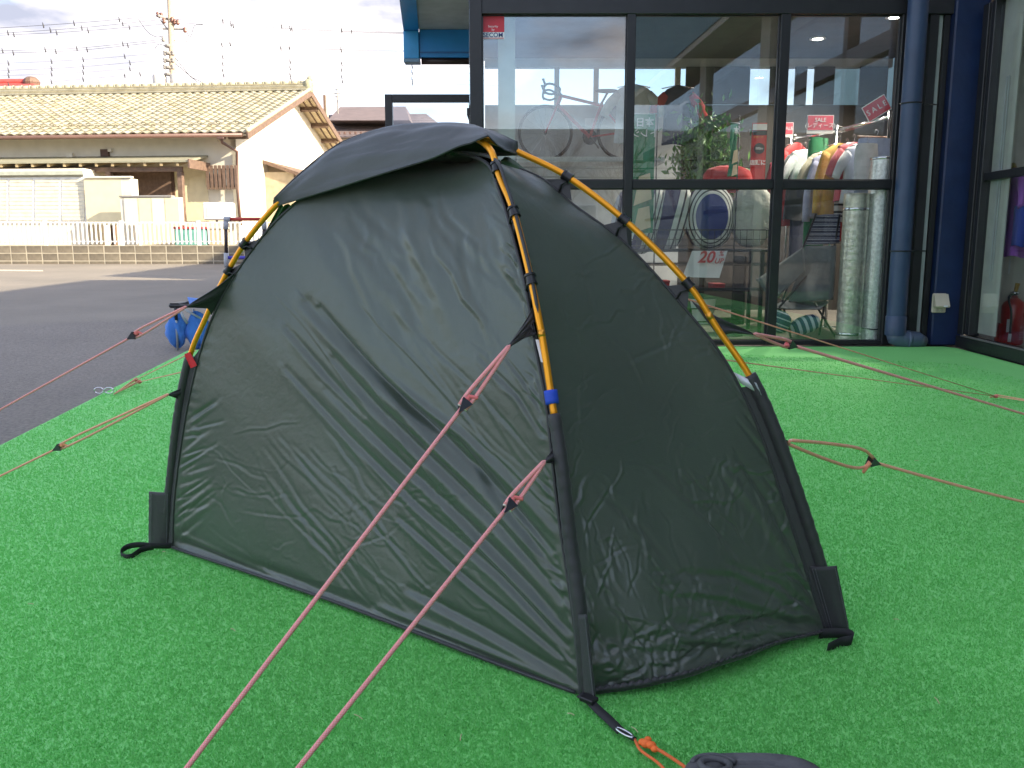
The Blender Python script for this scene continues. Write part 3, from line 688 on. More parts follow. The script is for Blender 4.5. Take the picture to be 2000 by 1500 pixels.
def guy(tab_pts, tabc, sl, ground, label, r=.0030, mt=M_rope, tail=None, sag=.0, split_w=.012, ground_ext=True, tab2=None):
    """tabc: where cord leaves the fabric tab; sl: slider position; ground: anchor"""
    g = thing('guy_line', label, 'guy line', tuple(ground), group='guy lines of the tent')
    a_, s_, e_ = Vector(tabc), Vector(sl), Vector(ground)
    d = (a_-s_).normalized(); sd = d.cross((0, 1, 0)).normalized()*split_w/2
    def sagp(p, q, n=14, k=sag): return [p.lerp(q, i/n)+Vector((0, 0, -k*math.sin(math.pi*i/n))) for i in range(n+1)]
    MB().tube(sagp(s_, e_, 40), r, 8).build('cord', mt, g, True)
    if split_w < .02: sd = sd*.45
    q1, q2 = (s_+sd.normalized()*.007, s_-sd.normalized()*.007); lp = MB()
    lp.tube(spline([q1, q1.lerp(a_, .2)+sd*1.1, q1.lerp(a_, .6)+sd*.9, a_+sd*.3], 14), r, 8); lp.tube(spline([q2, q2.lerp(a_, .2)-sd*1.1, q2.lerp(a_, .6)-sd*.9, a_-sd*.3], 14), r, 8)
    lp.tube([a_+sd*.3, a_+d*.004, a_-sd*.3], r, 8); lp.build('cord_loop', mt, g, True)
    slider(g, s_, d)
    kn = MB(); kn.blob(s_+d*.020+sd*.8, (.0065, .0065, .0065), 10, 6)
    tl = tail or (s_+d*.035+Vector((.012, -.004, -.006)))
    kn.tube(spline([s_+d*.018, s_+d*.026+sd*2, tl], 8), r*.9, 6); kn.build('knot', M_kn[mt], g, True)
    return g
def tab(pts, name='guy_tab', th=.0025, folds=True):
    """fabric triangle: two root points on the pole and the tip"""
    a_, b_, c_ = [Vector(p) for p in pts]; G = []; n = 12
    nn = (a_-c_).cross(b_-c_).normalized()
    for i in range(n+1):
        f = i/n; p, q = a_.lerp(c_, f), b_.lerp(c_, f); row = []
        for k in range(9):
            g_ = k/8; pinch = 1-.35*math.sin(math.pi*f); m_ = p.lerp(q, .5+(g_-.5)*pinch)
            row.append(m_+nn*(.006*math.sin(g_*math.pi*3)*(f*(1-f)*3)))
        G.append(row)
    o = MB().grid(G, uv=True).build(name, M_edge, tent, True); s2 = o.modifiers.new('thickness', 'SOLIDIFY'); s2.thickness = th
    return o
# near pole, upper and lower
Yn = onB(1045, 645).y
tA = P(993, 678, Yn-.06); tab([onB(1030, 620), onB(1049, 655), tA]); tab([onB(1040, 600), onB(1046, 628), tA+Vector((0, .004, .002))], th=.001)
gA = PG(212, 1700); slA = tA.lerp(gA, ((913-678)**2)/((913-678)**2) * .155)
def on_line(a_, b_, v):        # point of the 3-D segment that shows at image height v
    lo, hi = 0.0, 1.0
    for _ in range(40):
        m_ = (lo+hi)/2; pv = proj(tuple(a_.lerp(b_, m_)))[1]
        if (pv < v) == (proj(tuple(b_))[1] > proj(tuple(a_))[1]): lo = m_
        else: hi = m_
    return a_.lerp(b_, lo)
guy(None, tA, on_line(tA, gA, 796), gA, 'upper red guy line crossing in front of the long tent wall', r=.0043)
tB = P(1062, 903, onB(1085, 890).y-.035); tab([onB(1084, 855), onB(1093, 918), tB]); gB = PG(382, 1750)
guy(None, tB, on_line(tB, gB, 992), gB, 'lower red guy line crossing in front of the tent near its front corner', r=.0043)
# left pole
pc = onA(450, 545); tC = P(362, 600, onA(430, 560).y-.05); tab([onA(470, 520), onA(412, 615), tC]); gC = PG(-260, 944)
guy(None, tC, on_line(tC, gC, 657), gC, 'upper guy line at the left running out over the asphalt', r=.0033)
tD = P(327, 771, onA(350, 780).y-.04); tab([onA(366, 745), onA(352, 790), tD]); gD = PG(-150, 1003)
guy(None, tD, on_line(tD, gD, 875), gD, 'lower guy line at the left running low over the turf', r=.0033, mt=M_rope2)
# right pole
tE = P(1475, 653, onA(1400, 640).y+.03); tab([onA(1352, 588), onA(1408, 662), tE]); gE = PG(2200, 868)
guy(None, tE, on_line(tE, gE, 674), gE, 'thick upper guy line stretching right toward the shop windows', r=.0040)
tF = P(1543, 864, onA(1520, 860).y+.01); tab([onA(1513, 842), onA(1524, 878), tF]); gF = PG(2200, 1020)
guy(None, tF, on_line(tF, gF, 903), gF, 'slack lower guy line right of the tent', r=.0040, mt=M_rope2, sag=.012, split_w=.035)
# far pole lines to the right: two thin cords meeting at a knot
gH = PG(1945, 774, .02); gG = PG(2090, 800)
g = thing('guy_line', 'pair of thin far guy lines meeting at a knot on the right of the turf', 'guy line', tuple(gG), group='guy lines of the tent')
MB().tube([P(1310, 574, 2.25), gH], .0024, 6).build('cord', M_rope2, g, True); MB().tube([P(1370, 697, 2.7), P(1700, 741, 3.9), gH], .0024, 6).build('cord', M_rope2, g, True)
MB().tube([gH, gG+Vector((0, 0, .01))], .0032, 6).tube([gH+Vector((0, 0, .01)), gG+Vector((0, .03, .01))], .0028, 6).build('cord', M_rope2, g, True)
mb = MB(); mb.blob(gH, (.016, .012, .011), 10, 6); mb.tube([gH, gH+Vector((-.05, -.03, 0))], .003, 6); mb.build('knot', M_kn[M_rope], g, True)
# far lines to the left ending on a carabiner
gI = PG(222, 770, .01)
g = thing('guy_line', 'pair of thin far guy lines clipped to a ring at the left turf edge', 'guy line', tuple(gI), group='guy lines of the tent')
for (u0, v0, um, vm, Y0) in ((352, 693, 265, 742, 3.3), (350, 727, 272, 746, 3.1)):
    m_ = PG(um, vm, .03); MB().tube([P(u0+30, v0-(8 if v0 < 700 else 6), Y0), m_], .0026, 6).build('cord', M_rope2, g, True)
    MB().tube([m_, gI], .0035, 6).tube([m_+Vector((0, .02, .012)), gI], .003, 6).build('cord_loop', M_rope2, g, True)
    MB().blob(m_, (.018, .012, .012), 8, 6).build('knot', M_kn[M_rope], g, True)
ring = [gI+Vector((-.028+.028*math.cos(x), .004, .022+.018*math.sin(x))) for x in np.linspace(0, 2*math.pi, 14, endpoint=False)]
MB().tube(ring, .004, 6, closed=True).tube([q+Vector((-.06, 0, 0)) for q in ring], .004, 6, closed=True).build('snap_ring', M_chrome, g, True)

# --- front anchor: hook, orange cord and black rubber weight
hk = thing('weight_cord', 'bright orange cord with a big knot tying the front tent loop to the weight', 'cord', tuple(PG(1260, 1455)))
a_ = PG(1212, 1428, .013); b_ = PG(1240, 1444, .012)
d = (b_-a_).normalized(); sd = d.cross((0, 0, 1)).normalized()
loop = [a_-d*.004+sd*.006*math.cos(x)*1+d*(.014+.02*math.sin(x)) for x in np.linspace(0, 2*math.pi, 16, endpoint=False)]
MB().tube([q+Vector((0, 0, .002)) for q in loop], .0022, 6, closed=True).build('snap_hook', M_chrome, hk, True)
MB().tube([a_-d*.006, a_+d*.02, b_], .0045, 8, flat=(1.3, .8)).build('hook_body', M_blkplastic, hk, True)
kp = PG(1262, 1452, .016); mb = MB()
for (dx, dy, dz, r_) in ((0, 0, 0, .0105), (.008, -.007, .001, .009), (-.006, .004, .0, .008), (.013, -.014, -.002, .0075), (.004, .006, .004, .007)):
    mb.blob(kp+Vector((dx, dy, dz)), (r_, r_*.85, r_*.8), 10, 7)
mb.build('knot', M_kn[M_rope_o], hk, True)
MB().tube(spline([b_, kp+Vector((-.012, -.015, -.004)), PG(1285, 1490, .012), PG(1312, 1520, .02), PG(1340, 1560, .03)], 20), .0028, 7).build('cord', M_rope_o, hk, True)
MB().tube(spline([kp+Vector((.012, -.012, 0)), PG(1302, 1474, .014), PG(1336, 1497, .03), PG(1375, 1530, .045)], 20), .0032, 7).build('cord', M_rope_o, hk, True)
wc = PG(1482, 1580, .0); wt = thing('ballast_weight', 'black moulded rubber ballast weight at the bottom edge of the turf', 'weight', tuple(wc))
M_rub = mat('worn black rubber', (.055, .055, .058), .6, col2=(.13, .13, .135), scale=14, bump=.5, bscale=180)
n_ = 40
def wring(s_, z, f=1.0):
    out = []
    for k in range(n_):
        an = 2*math.pi*k/n_; rr = (abs(math.cos(an))**3+abs(math.sin(an))**3)**(-1/3)
        out.append(wc+Vector((.118*s_*rr*math.cos(an)+.0, .088*s_*rr*math.sin(an)*f, z)))
    return out
mb = MB(); mb.grid([wring(1.05, .0), wring(1.07, .012), wring(1.04, .032), wring(.99, .044), wring(.90, .048), wring(.70, .046), wring(.66, .040), wring(.52, .040), wring(.49, .048), wring(.3, .052), wring(.02, .053)], closed_u=True)
body = mb.build('weight_body', M_rub, wt, True, split=50)
for dx in (-.062,):
    rg = [wc+Vector((dx+.024*math.cos(x), .044+.018*math.sin(x), .049)) for x in np.linspace(0, 2*math.pi, 20, endpoint=False)]
    MB().tube(rg, .006, 8, closed=True).build('moulded_ring', M_rub, wt, True)
    MB().tube([wc+Vector((dx+.038*math.cos(x), .044+.030*math.sin(x), .047)) for x in np.linspace(R(20), R(160), 14)], .005, 8).build('moulded_rib', M_rub, wt, True)
# ------------------------------------------------------------------ shop building
FY = 7.8
M_frame = M_black
M_navy = mat('navy painted steel', (.010, .026, .085), .38, var=.15, bump=.1, bscale=25)
M_bluefascia = mat('blue fascia paint', (.015, .22, .55), .4, var=.06)
M_soffit = mat('grey soffit', (.42, .42, .42), .8)
M_teal = mat('teal corrugated siding', (.10, .22, .26), .5)
M_beige = mat('beige render', (.46, .42, .34), .8)
M_inwall = mat('pale interior wall', (.50, .52, .52), .8)
M_dkwall = mat('dark brown display wall', (.030, .026, .024), .8, col2=(.055, .046, .04), scale=3)
M_ceil = mat('dark grey ceiling', (.10, .10, .10), .9)
M_floor = mat('worn brown shop floor', (.07, .055, .045), .5, col2=(.11, .09, .07), scale=4)
M_glass = glass('shop window glass', .10)
M_glass2 = glass('side glazing', .05)
M_con = mat('grey concrete', (.26, .25, .24), .85, bump=.3, bscale=40)
shop = thing('shop_building', 'glass fronted shop with black window frames, navy corner column and blue roof edge', 'shop', (-.4, FY, 0))
def zf(v, Y=FY): return P(1000, v, Y).z
def xf(u, v=350, Y=FY): return P(u, v, Y).x
Z_top, Z_rt, Z_rb, Z_bot = zf(30), zf(352), zf(369), .035
def member(x0, x1, z0, z1, name, y0=FY-.05, y1=FY+.05, m=M_frame, b=.003, parent=shop): return MB().bbox((x0, y0, z0), (x1, y1, z1), b).build(name, m, parent)
xs = [(xf(918, 100), xf(942, 100)), (xf(1220, 250), xf(1236, 250)), (xf(1511, 300), xf(1529, 300)), (xf(1742, 300), xf(1760, 300))]
member(*xs[0], 0, 3.6, 'post', FY-.07, FY+.07)
for x in xs[1:3]: member(*x, 0, Z_top, 'mullion', FY-.055)
member(*xs[3], 0, Z_top, 'mullion')
member(xs[0][1], 4.0, Z_top, Z_top+.30, 'header_rail', FY-.06, FY+.06)
for i in range(3):
    member(xs[i][1]+.001, xs[i+1][0]-.001, Z_rb, Z_rt, 'glazing_rail', FY-.04, FY+.04); member(xs[i][1]+.001, xs[i+1][0]-.001, 0, Z_bot, 'sill_rail', FY-.04, FY+.04)
    for (z0, z1) in ((Z_rt, Z_top), (Z_bot, Z_rb)):
        pane = MB().box((xs[i][1]+.001, FY-.003, z0+.001), (xs[i+1][0]-.001, FY+.003, z1-.001)).build('glass_pane', M_glass, shop)
        if i == 0 and z0 == Z_rt: pane0 = pane
        # slim aluminium bead round each pane
        x0, x1 = xs[i][1]+.001, xs[i+1][0]-.001; b_ = .008; mb = MB()
        for q in (((x0, FY-.012, z0+.001), (x0+b_, FY-.004, z1-.001)), ((x1-b_, FY-.012, z0+.001), (x1, FY-.004, z1-.001)), ((x0+b_, FY-.012, z0+.001), (x1-b_, FY-.004, z0+b_)), ((x0+b_, FY-.012, z1-b_), (x1-b_, FY-.004, z1-.001))): mb.box(*q)
        mb.build('glazing_bead', mat('dark bead', (.03, .03, .035), .3) if 'dark bead' not in bpy.data.materials else bpy.data.materials['dark bead'], pane)
# strip frames between the pipe and the navy column
M_lstrip = mat('pale grey jamb', (.33, .36, .35), .5)
member(xf(1762), xf(1790), 0, Z_top, 'jamb', FY+.02, FY+.06, M_lstrip); member(xf(1791), xf(1808), 0, Z_top, 'jamb', FY-.04, FY+.05)
member(xf(1809), xf(1818), 0, Z_top, 'jamb', FY-.01, FY+.05, M_lstrip); member(xf(1819), xf(1830), 0, Z_top, 'jamb', FY-.03, FY+.05)
MB().bbox((xf(1828, 400), FY-.10, 0), (xf(1893, 400), FY+.2, 3.3), .012).build('corner_column', M_navy, shop)
# warning sticker in the corner of the first pane
sx0, sx1, sz0, sz1 = xf(941, 50), xf(985, 50), zf(77), zf(32); mb = MB(); mb.box((sx0, FY-.0055, zf(63)), (sx1, FY-.0045, sz1)); st = mb.build('sticker', mat('red print', (.62, .03, .05), .5), pane0)
MB().box((sx0, FY-.0055, sz0), (sx1, FY-.0045, zf(63)-.0005)).build('sticker', mat('white print', (.75, .75, .75), .5), pane0, label='white lower half of the security sticker')
M_ink = mat('dark blue print', (.02, .05, .2), .5); M_wink = mat('white ink', (.8, .8, .8), .6)
text('SECOM', .052, M_ink, st if False else pane0, face_cam(((sx0+sx1)/2, FY-.006, zf(69))), .0004, bold=.001)
text('Security\nby', .026, M_wink, pane0, face_cam(((sx0+sx1)/2, FY-.006, zf(55))), .0004)
MB().box((sx0+.005, FY-.0062, sz0+.006), (sx1-.005, FY-.0057, sz0+.012)).build('print_stripe', bpy.data.materials['red print'], pane0)
# building shell (display room behind the glass)
BX0, BX1, BY1 = -.33, 4.55, 11.0
CEIL = 3.10
def wallbox(p0, p1, name, m, **k): return MB().box(p0, p1).build(name, m, shop, **k)
wallbox((-.40, FY+.08, -.06), (6.0, BY1, .0-.004), 'floor_slab', M_floor)
wallbox((-.40, FY-.02, CEIL), (4.6, BY1+.15, CEIL+.22), 'ceiling_slab', M_ceil)
zb0, zb1 = zf(205, BY1), zf(131, BY1)
xw = xf(1330, 300, BY1)
wallbox((-.33, BY1, 0), (xw, BY1+.12, zb0), 'rear_wall', M_inwall); wallbox((xw+.001, BY1, 0), (4.6, BY1+.12, zb0), 'rear_wall', M_dkwall)
wallbox((-.33, BY1, zb1), (4.6, BY1+.12, CEIL-.001), 'rear_wall', M_inwall)
for u in (1088, 1165, 1325, 1440, 1570, 1720): x = xf(u, 160, BY1); wallbox((x-.03, BY1+.02, zb0+.001), (x+.03, BY1+.09, zb1-.001), 'window_post', M_beige)
for (ua, ub) in ((970, 1088), (1088, 1325), (1325, 1570), (1570, 1720)): wallbox((xf(ua, 160, BY1)+.032, BY1+.05, zb0+.002), (xf(ub, 160, BY1)-.032, BY1+.056, zb1-.002), 'glass_pane', M_glass2)
wallbox((xf(973, 200, FY+.35), FY+.3, 0), (xf(1006, 200, FY+.35), FY+.45, CEIL-.002), 'interior_pillar', mat('pale pillar', (.55, .60, .58), .7))
# glazed left side wall
for y in (9.3, 10.9): wallbox((-.40, y, 0), (-.34, y+.08, CEIL-.002), 'post', M_frame)
for z in (zf(246, 9)-.05, Z_rb): 
    for (y0, y1) in ((FY+.09, 9.298), (9.382, 10.898)): wallbox((-.395, y0, z), (-.345, y1, z+.06), 'glazing_rail', M_frame)
for (y0, y1) in ((FY+.09, 9.298), (9.382, 10.898)): wallbox((-.372, y0, .02), (-.366, y1, CEIL-.01), 'glass_pane', M_glass2)
# blue-edged canopy left of the front
cx0 = -1.22
def hx(pts0, pts1, name, m): return MB().hexa(list(pts0)+list(pts1)).build(name, m, shop)
Yb, Yf_ = 10.1, 8.55; zs = P(900, 57, Yb).z
A0, A1 = P(788, 55, Yb), P(818, 55, Yb); B0, B1 = P(778, -12, Yf_), P(811, -12, Yf_)
hx([Vector((B0.x, B0.y, zs-.02)), Vector((B1.x, B1.y, zs-.02)), Vector((A1.x, A1.y, zs-.02)), Vector((A0.x, A0.y, zs-.02))], [Vector((q.x, q.y, zs+.45)) for q in (B0, B1, A1, A0)], 'canopy_fascia', M_bluefascia)
wallbox((A1.x+.002, Yf_, zs), (-.42, Yb+.05, zs+.05), 'canopy_soffit', M_soffit)
z_e = P(800, 115, Yb).z
MB().bbox((A0.x, Yb-.03, z_e), (A1.x, Yb+.14, zs-.021), .005).build('fascia_end', mat('lit blue end piece', (.03, .30, .62), .4), shop)  # brighter light on the front face put into a paler blue
MB().bbox((A0.x-.002, Yb-.032, P(800, 122, Yb).z), (A1.x+.002, Yb+.142, z_e-.001), .003).build('fascia_foot', mat('grey blue metal', (.16, .26, .36), .5), shop)
MB().bbox((A1.x+.003, Yb, P(860, 112, Yb).z), (-.45, Yb+.10, zs-.001), .004).build('canopy_fascia', M_bluefascia, shop)
MB().box((A1.x+.003, Yb-.007, P(860, 104, Yb).z), (-.45, Yb-.001, P(860, 101, Yb).z)).build('fascia_groove', mat('dark blue line', (.008, .10, .28), .4), shop)
MB().tube([Vector((A1.x+.02, Yb+.05, P(860, 118, Yb).z)), Vector((-.45, Yb+.05, P(860, 118, Yb).z))], .035, 10).build('canopy_gutter', mat('dark brown gutter', (.03, .015, .012), .5), shop, True)
wallbox((-.40, FY+.3, 3.5), (4.6, 10.4, 3.9), 'roof_mass', M_bluefascia)
# upper storey and rear block (cast the shade over the whole yard)
wallbox((3.98, FY+.21, 3.33), (16, 11.15, 6.3), 'upper_storey', M_teal)
wallbox((6.2, 11.16, 0), (16, 17.5, 7.6), 'rear_block', M_teal)
wallbox((4.62, FY+.21, -.05), (6.0, 11.0, 3.32), 'side_room', M_dkwall)
# downlights in the ceiling
M_lamp = emis('lit downlight', (1, .93, .8), 12)
for (u, v) in ((1597, 76), (1747, 34)):
    y = FP*(CEIL-CH)/(475-v) if v < 475 else 9; c = PG(u, v, CEIL-.012); c.z = CEIL-.012
    if c.y > BY1-.2: c.y = BY1-.3
    o = MB().lathe([(.055, 0), (.055, .01)], c, 20).build('downlight', M_lamp, shop); MB().lathe([(.056, -.004), (.085, -.004), (.085, .0115), (.056, .0115)], c, 20, cap=False).build('lamp_ring', M_white, o)
    ld = bpy.data.lights.new('lamp_light', 'SPOT'); ld.energy = 75; ld.spot_size = R(150); ld.spot_blend = .8; ld.shadow_soft_size = .06; ld.color = (1, .92, .8)
    lo = bpy.data.objects.new('lamp_light', ld); COL.objects.link(lo); lo.location = c+Vector((0, 0, -.03))-base(shop); lo.parent = shop
# glass screen standing at the left rear
scr = thing('glass_screen', 'tall black framed glass screen standing left of the shop front', 'screen', (-1.2, 10.5, 0))
SY = 10.5; x0, x1, zt = xf(752, 190, SY), xf(930, 190, SY), zf(185, SY)
for (a_, b_, c_, d_) in ((x0, x0+.085, 0, zt), (x1-.085, x1, 0, zt)): MB().bbox((a_, SY-.04, c_), (b_, SY+.04, d_), .003).build('frame_post', M_frame, scr)
MB().bbox((x0+.086, SY-.04, zt-.085), (x1-.086, SY+.04, zt), .003).build('frame_rail', M_frame, scr)
MB().bbox((x0+.086, SY-.04, 0), (x1-.086, SY+.04, .08), .003).build('frame_rail', M_frame, scr)
MB().box((x0+.086, SY-.004, .081), (x1-.086, SY+.004, zt-.086)).build('glass_pane', glass('hazy screen glass', .16, (.88, .9, .92)), scr)

# ------------------------------------------------------------------ shop wing on the right
WO = Vector((3.93, 7.62, 0)); wd_ = Vector((-.055, -1, 0)).normalized(); wn = Vector((1, -.055, 0)).normalized()
MW = Matrix((( wd_.x, wn.x, 0, WO.x), (wd_.y, wn.y, 0, WO.y), (0, 0, 1, 0), (0, 0, 0, 1)))   # local x runs along the wing toward the viewer, y goes inside
wing = thing('shop_wing', 'glazed shop wing with teal siding and beige columns along the right of the turf', 'shop wing', tuple(WO))
def wb(p0, p1, name, m, b=0, parent=wing, **k):
    mb = MB(); (mb.bbox(p0, p1, b, M=MW) if b else mb.box(p0, p1, M=MW)); return mb.build(name, m, parent, **k)
WL = 13.6; WTOP = zf(22)
wb((.0, -.03, 0), (WL, .10, .10), 'window_sill', M_frame, .004)
wb((.10, -.035, .101), (WL, -.02, .115), 'sill_lip', mat('scuffed grey lip', (.12, .11, .11), .6))
wb((.0, -.02, .116), (.10, .08, WTOP), 'jamb', M_frame, .004); wb((.101, .0, .116), (.125, .08, WTOP), 'jamb', M_chrome if False else mat('steel jamb', (.25, .25, .26), .35, metal=.8)); wb((.126, -.01, .116), (.19, .08, WTOP), 'jamb', M_frame, .004)
bays = [(.19, 2.3), (2.42, 4.9), (5.3, 8.2), (8.6, 13.4)]
for k, (s0, s1) in enumerate(bays):
    wb((s0+.001, .01, 1.41), (s1-.001, .07, 1.475), 'glazing_rail', M_frame, .003)
    wb((s0+.001, .038, .116), (s1-.001, .044, 1.409), 'glass_pane', M_glass2); wb((s0+.001, .038, 1.476), (s1-.001, .044, WTOP-.001), 'glass_pane', M_glass2)
    wb((s0+.001, .038, WTOP+.201), (s1-.001, .044, 4.149), 'glass_pane', M_glass)
    if k: 
        p = bays[k-1][1]; wb((p+.001, -.03, .116), (s0-.001, .12, 4.15), 'column', M_beige if k > 1 else M_frame, .004)
wb((.191, -.03, WTOP), (WL, .10, WTOP+.20), 'header_beam', mat('grey painted beam', (.10, .10, .11), .4), .004)
wb((.0, -.45, 4.151), (WL, .8, 4.25), 'eave_soffit', M_beige)
# corrugated siding above
G = []
nx = int(WL/.04)
for i in range(nx+1):
    x = i*.04; y = -.46-(.018 if (i//2) % 2 else 0); G.append([MW @ Vector((x, y, 4.251)), MW @ Vector((x, y, 6.3))])
MB().grid(G).build('siding', M_teal, wing)
wb((.0, -.44, 4.252), (WL, 12, 6.3), 'upper_wall', M_dkwall)
wb((2.6, .9, -.02), (WL, 1.0, 4.15), 'inner_wall', M_dkwall); wb((2.45, .102, -.02), (2.599, .9, 2.97), 'inner_wall', M_dkwall)
wb((.0, .9, -.02), (2.599, 1.0, 4.15), 'inner_wall', mat('cream interior wall', (.66, .62, .57), .8))
wb((.0, .101, -.02), (WL, .899, -.005), 'floor', M_floor); wb((.02, .101, .0), (.14, .899, 4.15), 'inner_wall', bpy.data.materials['cream interior wall'])
wb((.1, .102, 2.98), (WL, .898, 3.02), 'ceiling', M_inwall)
# vertical blind stack at the near end of the room
M_blind = mat('ivory blind slat', (.48, .47, .42), .7)
bl = thing('vertical_blind', 'ivory vertical blind drawn back beside the navy column', 'blind', tuple(MW @ Vector((.3, .2, .15))))
for i in range(8):
    wb((.195+i*.038, .065, .14), (.2325+i*.038, .073, 2.93), 'blind_slat', M_blind, parent=bl)
cp = [MW @ Vector((.36+.02*math.cos(t), .055, .62+.02*math.sin(t))) for t in np.linspace(math.pi, 2*math.pi, 8)]
MB().tube([cp[0]+Vector((0, 0, 1.6))]+cp+[cp[-1]+Vector((0, 0, 1.6))], .004, 5).build('pull_cord', M_inwall, bl)

# pipe
dp = thing('drain_pipe', 'thick dark blue drain pipe with an elbow running down beside the shop column', 'pipe', tuple(P(1770, 660, FY-.15)))
M_pipe = mat('blue grey pipe paint', (.030, .055, .115), .42, var=.12, bump=.05, bscale=20)
pc_ = P(1766, 400, FY-.16); pr = .082
MB().lathe([(pr, .16), (pr, 3.6)], (pc_.x, pc_.y, 0), 24).build('pipe_shaft', M_pipe, dp, True, split=40)
MB().lathe([(pr+.006, .10), (pr+.006, .26), (pr, .27)], (pc_.x, pc_.y, 0), 24).build('pipe_socket', M_pipe, dp, True, split=40)
MB().tube([(pc_.x-.0, pc_.y, .13), (pc_.x+.01, pc_.y, .085), (pc_.x+.07, pc_.y, .06), (pc_.x+.2, pc_.y+.01, .055), (pc_.x+.26, pc_.y+.03, .03)], [.082, .082, .08, .074, .06], 18).build('pipe_elbow', mat('grey blue elbow', (.08, .11, .17), .4), dp, True)
MB().tube([(pc_.x+.1, pc_.y-.0, .06), (pc_.x+.125, pc_.y, .058)], .083, 18).build('elbow_collar', bpy.data.materials['grey blue elbow'], dp, True)
for v in (208, 490):
    z = zf(v); rg = [Vector((pc_.x+.086*math.cos(t), pc_.y+.086*math.sin(t), z)) for t in np.linspace(0, 2*math.pi, 22, endpoint=False)]
    o = MB().tube(rg, .006, 6, closed=True).tube([(pc_.x+.08, pc_.y, z), (pc_.x+.24, pc_.y+.06, z)], .006, 6).build('pipe_bracket', M_frame, dp, True)
# outlet
oc = P(1834, 592, FY-.115)
ot = thing('outdoor_socket', 'cream outdoor power socket with a hooded cover on the navy column', 'socket', tuple(oc))
M_cream = mat('cream plastic', (.58, .52, .40), .45)
MB().bbox((oc.x-.062, FY-.125, oc.z-.085), (oc.x+.062, FY-.101, oc.z+.085), .008).build('back_plate', M_cream, ot)
x0, x1 = oc.x-.058, oc.x+.066
MB().prism([(x0, FY-.125, oc.z+.080), (x0, FY-.135, oc.z+.080), (x0, FY-.185, oc.z-.022), (x0, FY-.178, oc.z-.034), (x0, FY-.125, oc.z-.02)], (x1-x0, 0, 0)).build('socket_hood', M_cream, ot)
MB().box((oc.x+.01, FY-.187, oc.z-.030), (oc.x+.045, FY-.183, oc.z-.016)).build('label_strip', M_white, ot)
for dx in (-.02, .022): MB().lathe([(.014, 0), (.014, .004)], (oc.x+dx, FY-.127, oc.z-.06), 14, M=Matrix.Rotation(R(90), 4, 'X')).build('socket_outlet', M_beige, ot)
# small white turf pegs by the threshold
for (u, v, lab) in ((1834, 668, 'small white turf fixing at the corner under the navy column'), (1475, 672, 'small white turf fixing under the window post')):
    p = PG(u, v, .0); o = MB(); o.blob(p+Vector((0, 0, .008)), (.03, .02, .010), 10, 5); o.tube([p+Vector((-.03, 0, .012)), p+Vector((.035, .01, .022))], .006, 6)
    props(o.build('turf_fixing', M_white, None, True), lab, 'fixing')

# ------------------------------------------------------------------ things in the window
def noise_fn(sc, am): return lambda p: am*math.sin(p[0]*sc+1.3)*math.sin(p[2]*sc*1.3+.4)
# galvanised ducts
def galv(name, c, s):
    m = mat(name, c, .28, metal=.6, var=.25, scale=s, bump=.35, bscale=s*2.2); return m
M_galv = galv('spangled galvanised steel', (.78, .79, .78), 40); M_galv2 = galv('banded galvanised foil', (.74, .72, .62), 26)
DY = FY+.2
def duct(uc, vt, vb, wpx, lab, m, bands):
    c = P(uc, 600, DY); r = wpx/2/FP*DY; z1 = zf(vt, DY); z0 = .005
    t_ = thing('steel_duct', lab, 'duct', (c.x, DY, 0), group='steel ducts in the window')
    prof = [(r*.98, z0), (r, z0+.01)]
    n_ = 60
    for i in range(n_+1): prof.append((r*(1+(.010 if bands else .002)*math.sin(i*2.1)), z0+.015+(z1-z0-.02)*i/n_))
    prof += [(r*.97, z1), (r*.9, z1), (r*.9, z1-.05)]
    MB().lathe(prof, (c.x, DY, 0), 36, cap=False).build('duct_shell', m, t_, True, split=50)
    for z in bands or (z1-.01,): MB().lathe([(r*1.01, z-.012), (r*1.045, z), (r*1.01, z+.012)], (c.x, DY, 0), 36, cap=False).build('duct_bead', M_chrome, t_, True)
    MB().tube([(c.x+r*1.01, DY-.02, z0), (c.x+r*1.01, DY-.02, z1)], .007, 6).build('duct_seam', M_chrome, t_)
    return t_, c, r
d1, c1, r1 = duct(1660, 378, 668, 47, 'shorter narrow silver duct with banded foil surface standing behind the glass', M_galv2, (.075, zf(409, DY)))
d2, c2, r2 = duct(1707, 308, 668, 49, 'taller wide silver duct with spangled surface standing behind the glass', M_galv, ())
mb = MB(); mb.tube([(c1.x+r1, DY-.02, .13), (c2.x-r2*.4, DY-r2*1.02, .125), (c2.x+r2*.3, DY-r2*1.04, .128), (c2.x+r2*.95, DY-r2*.5, .14)], .010, 6, flat=(1.6, .6)); mb.build('duct_strap', M_webbing, d2, True)
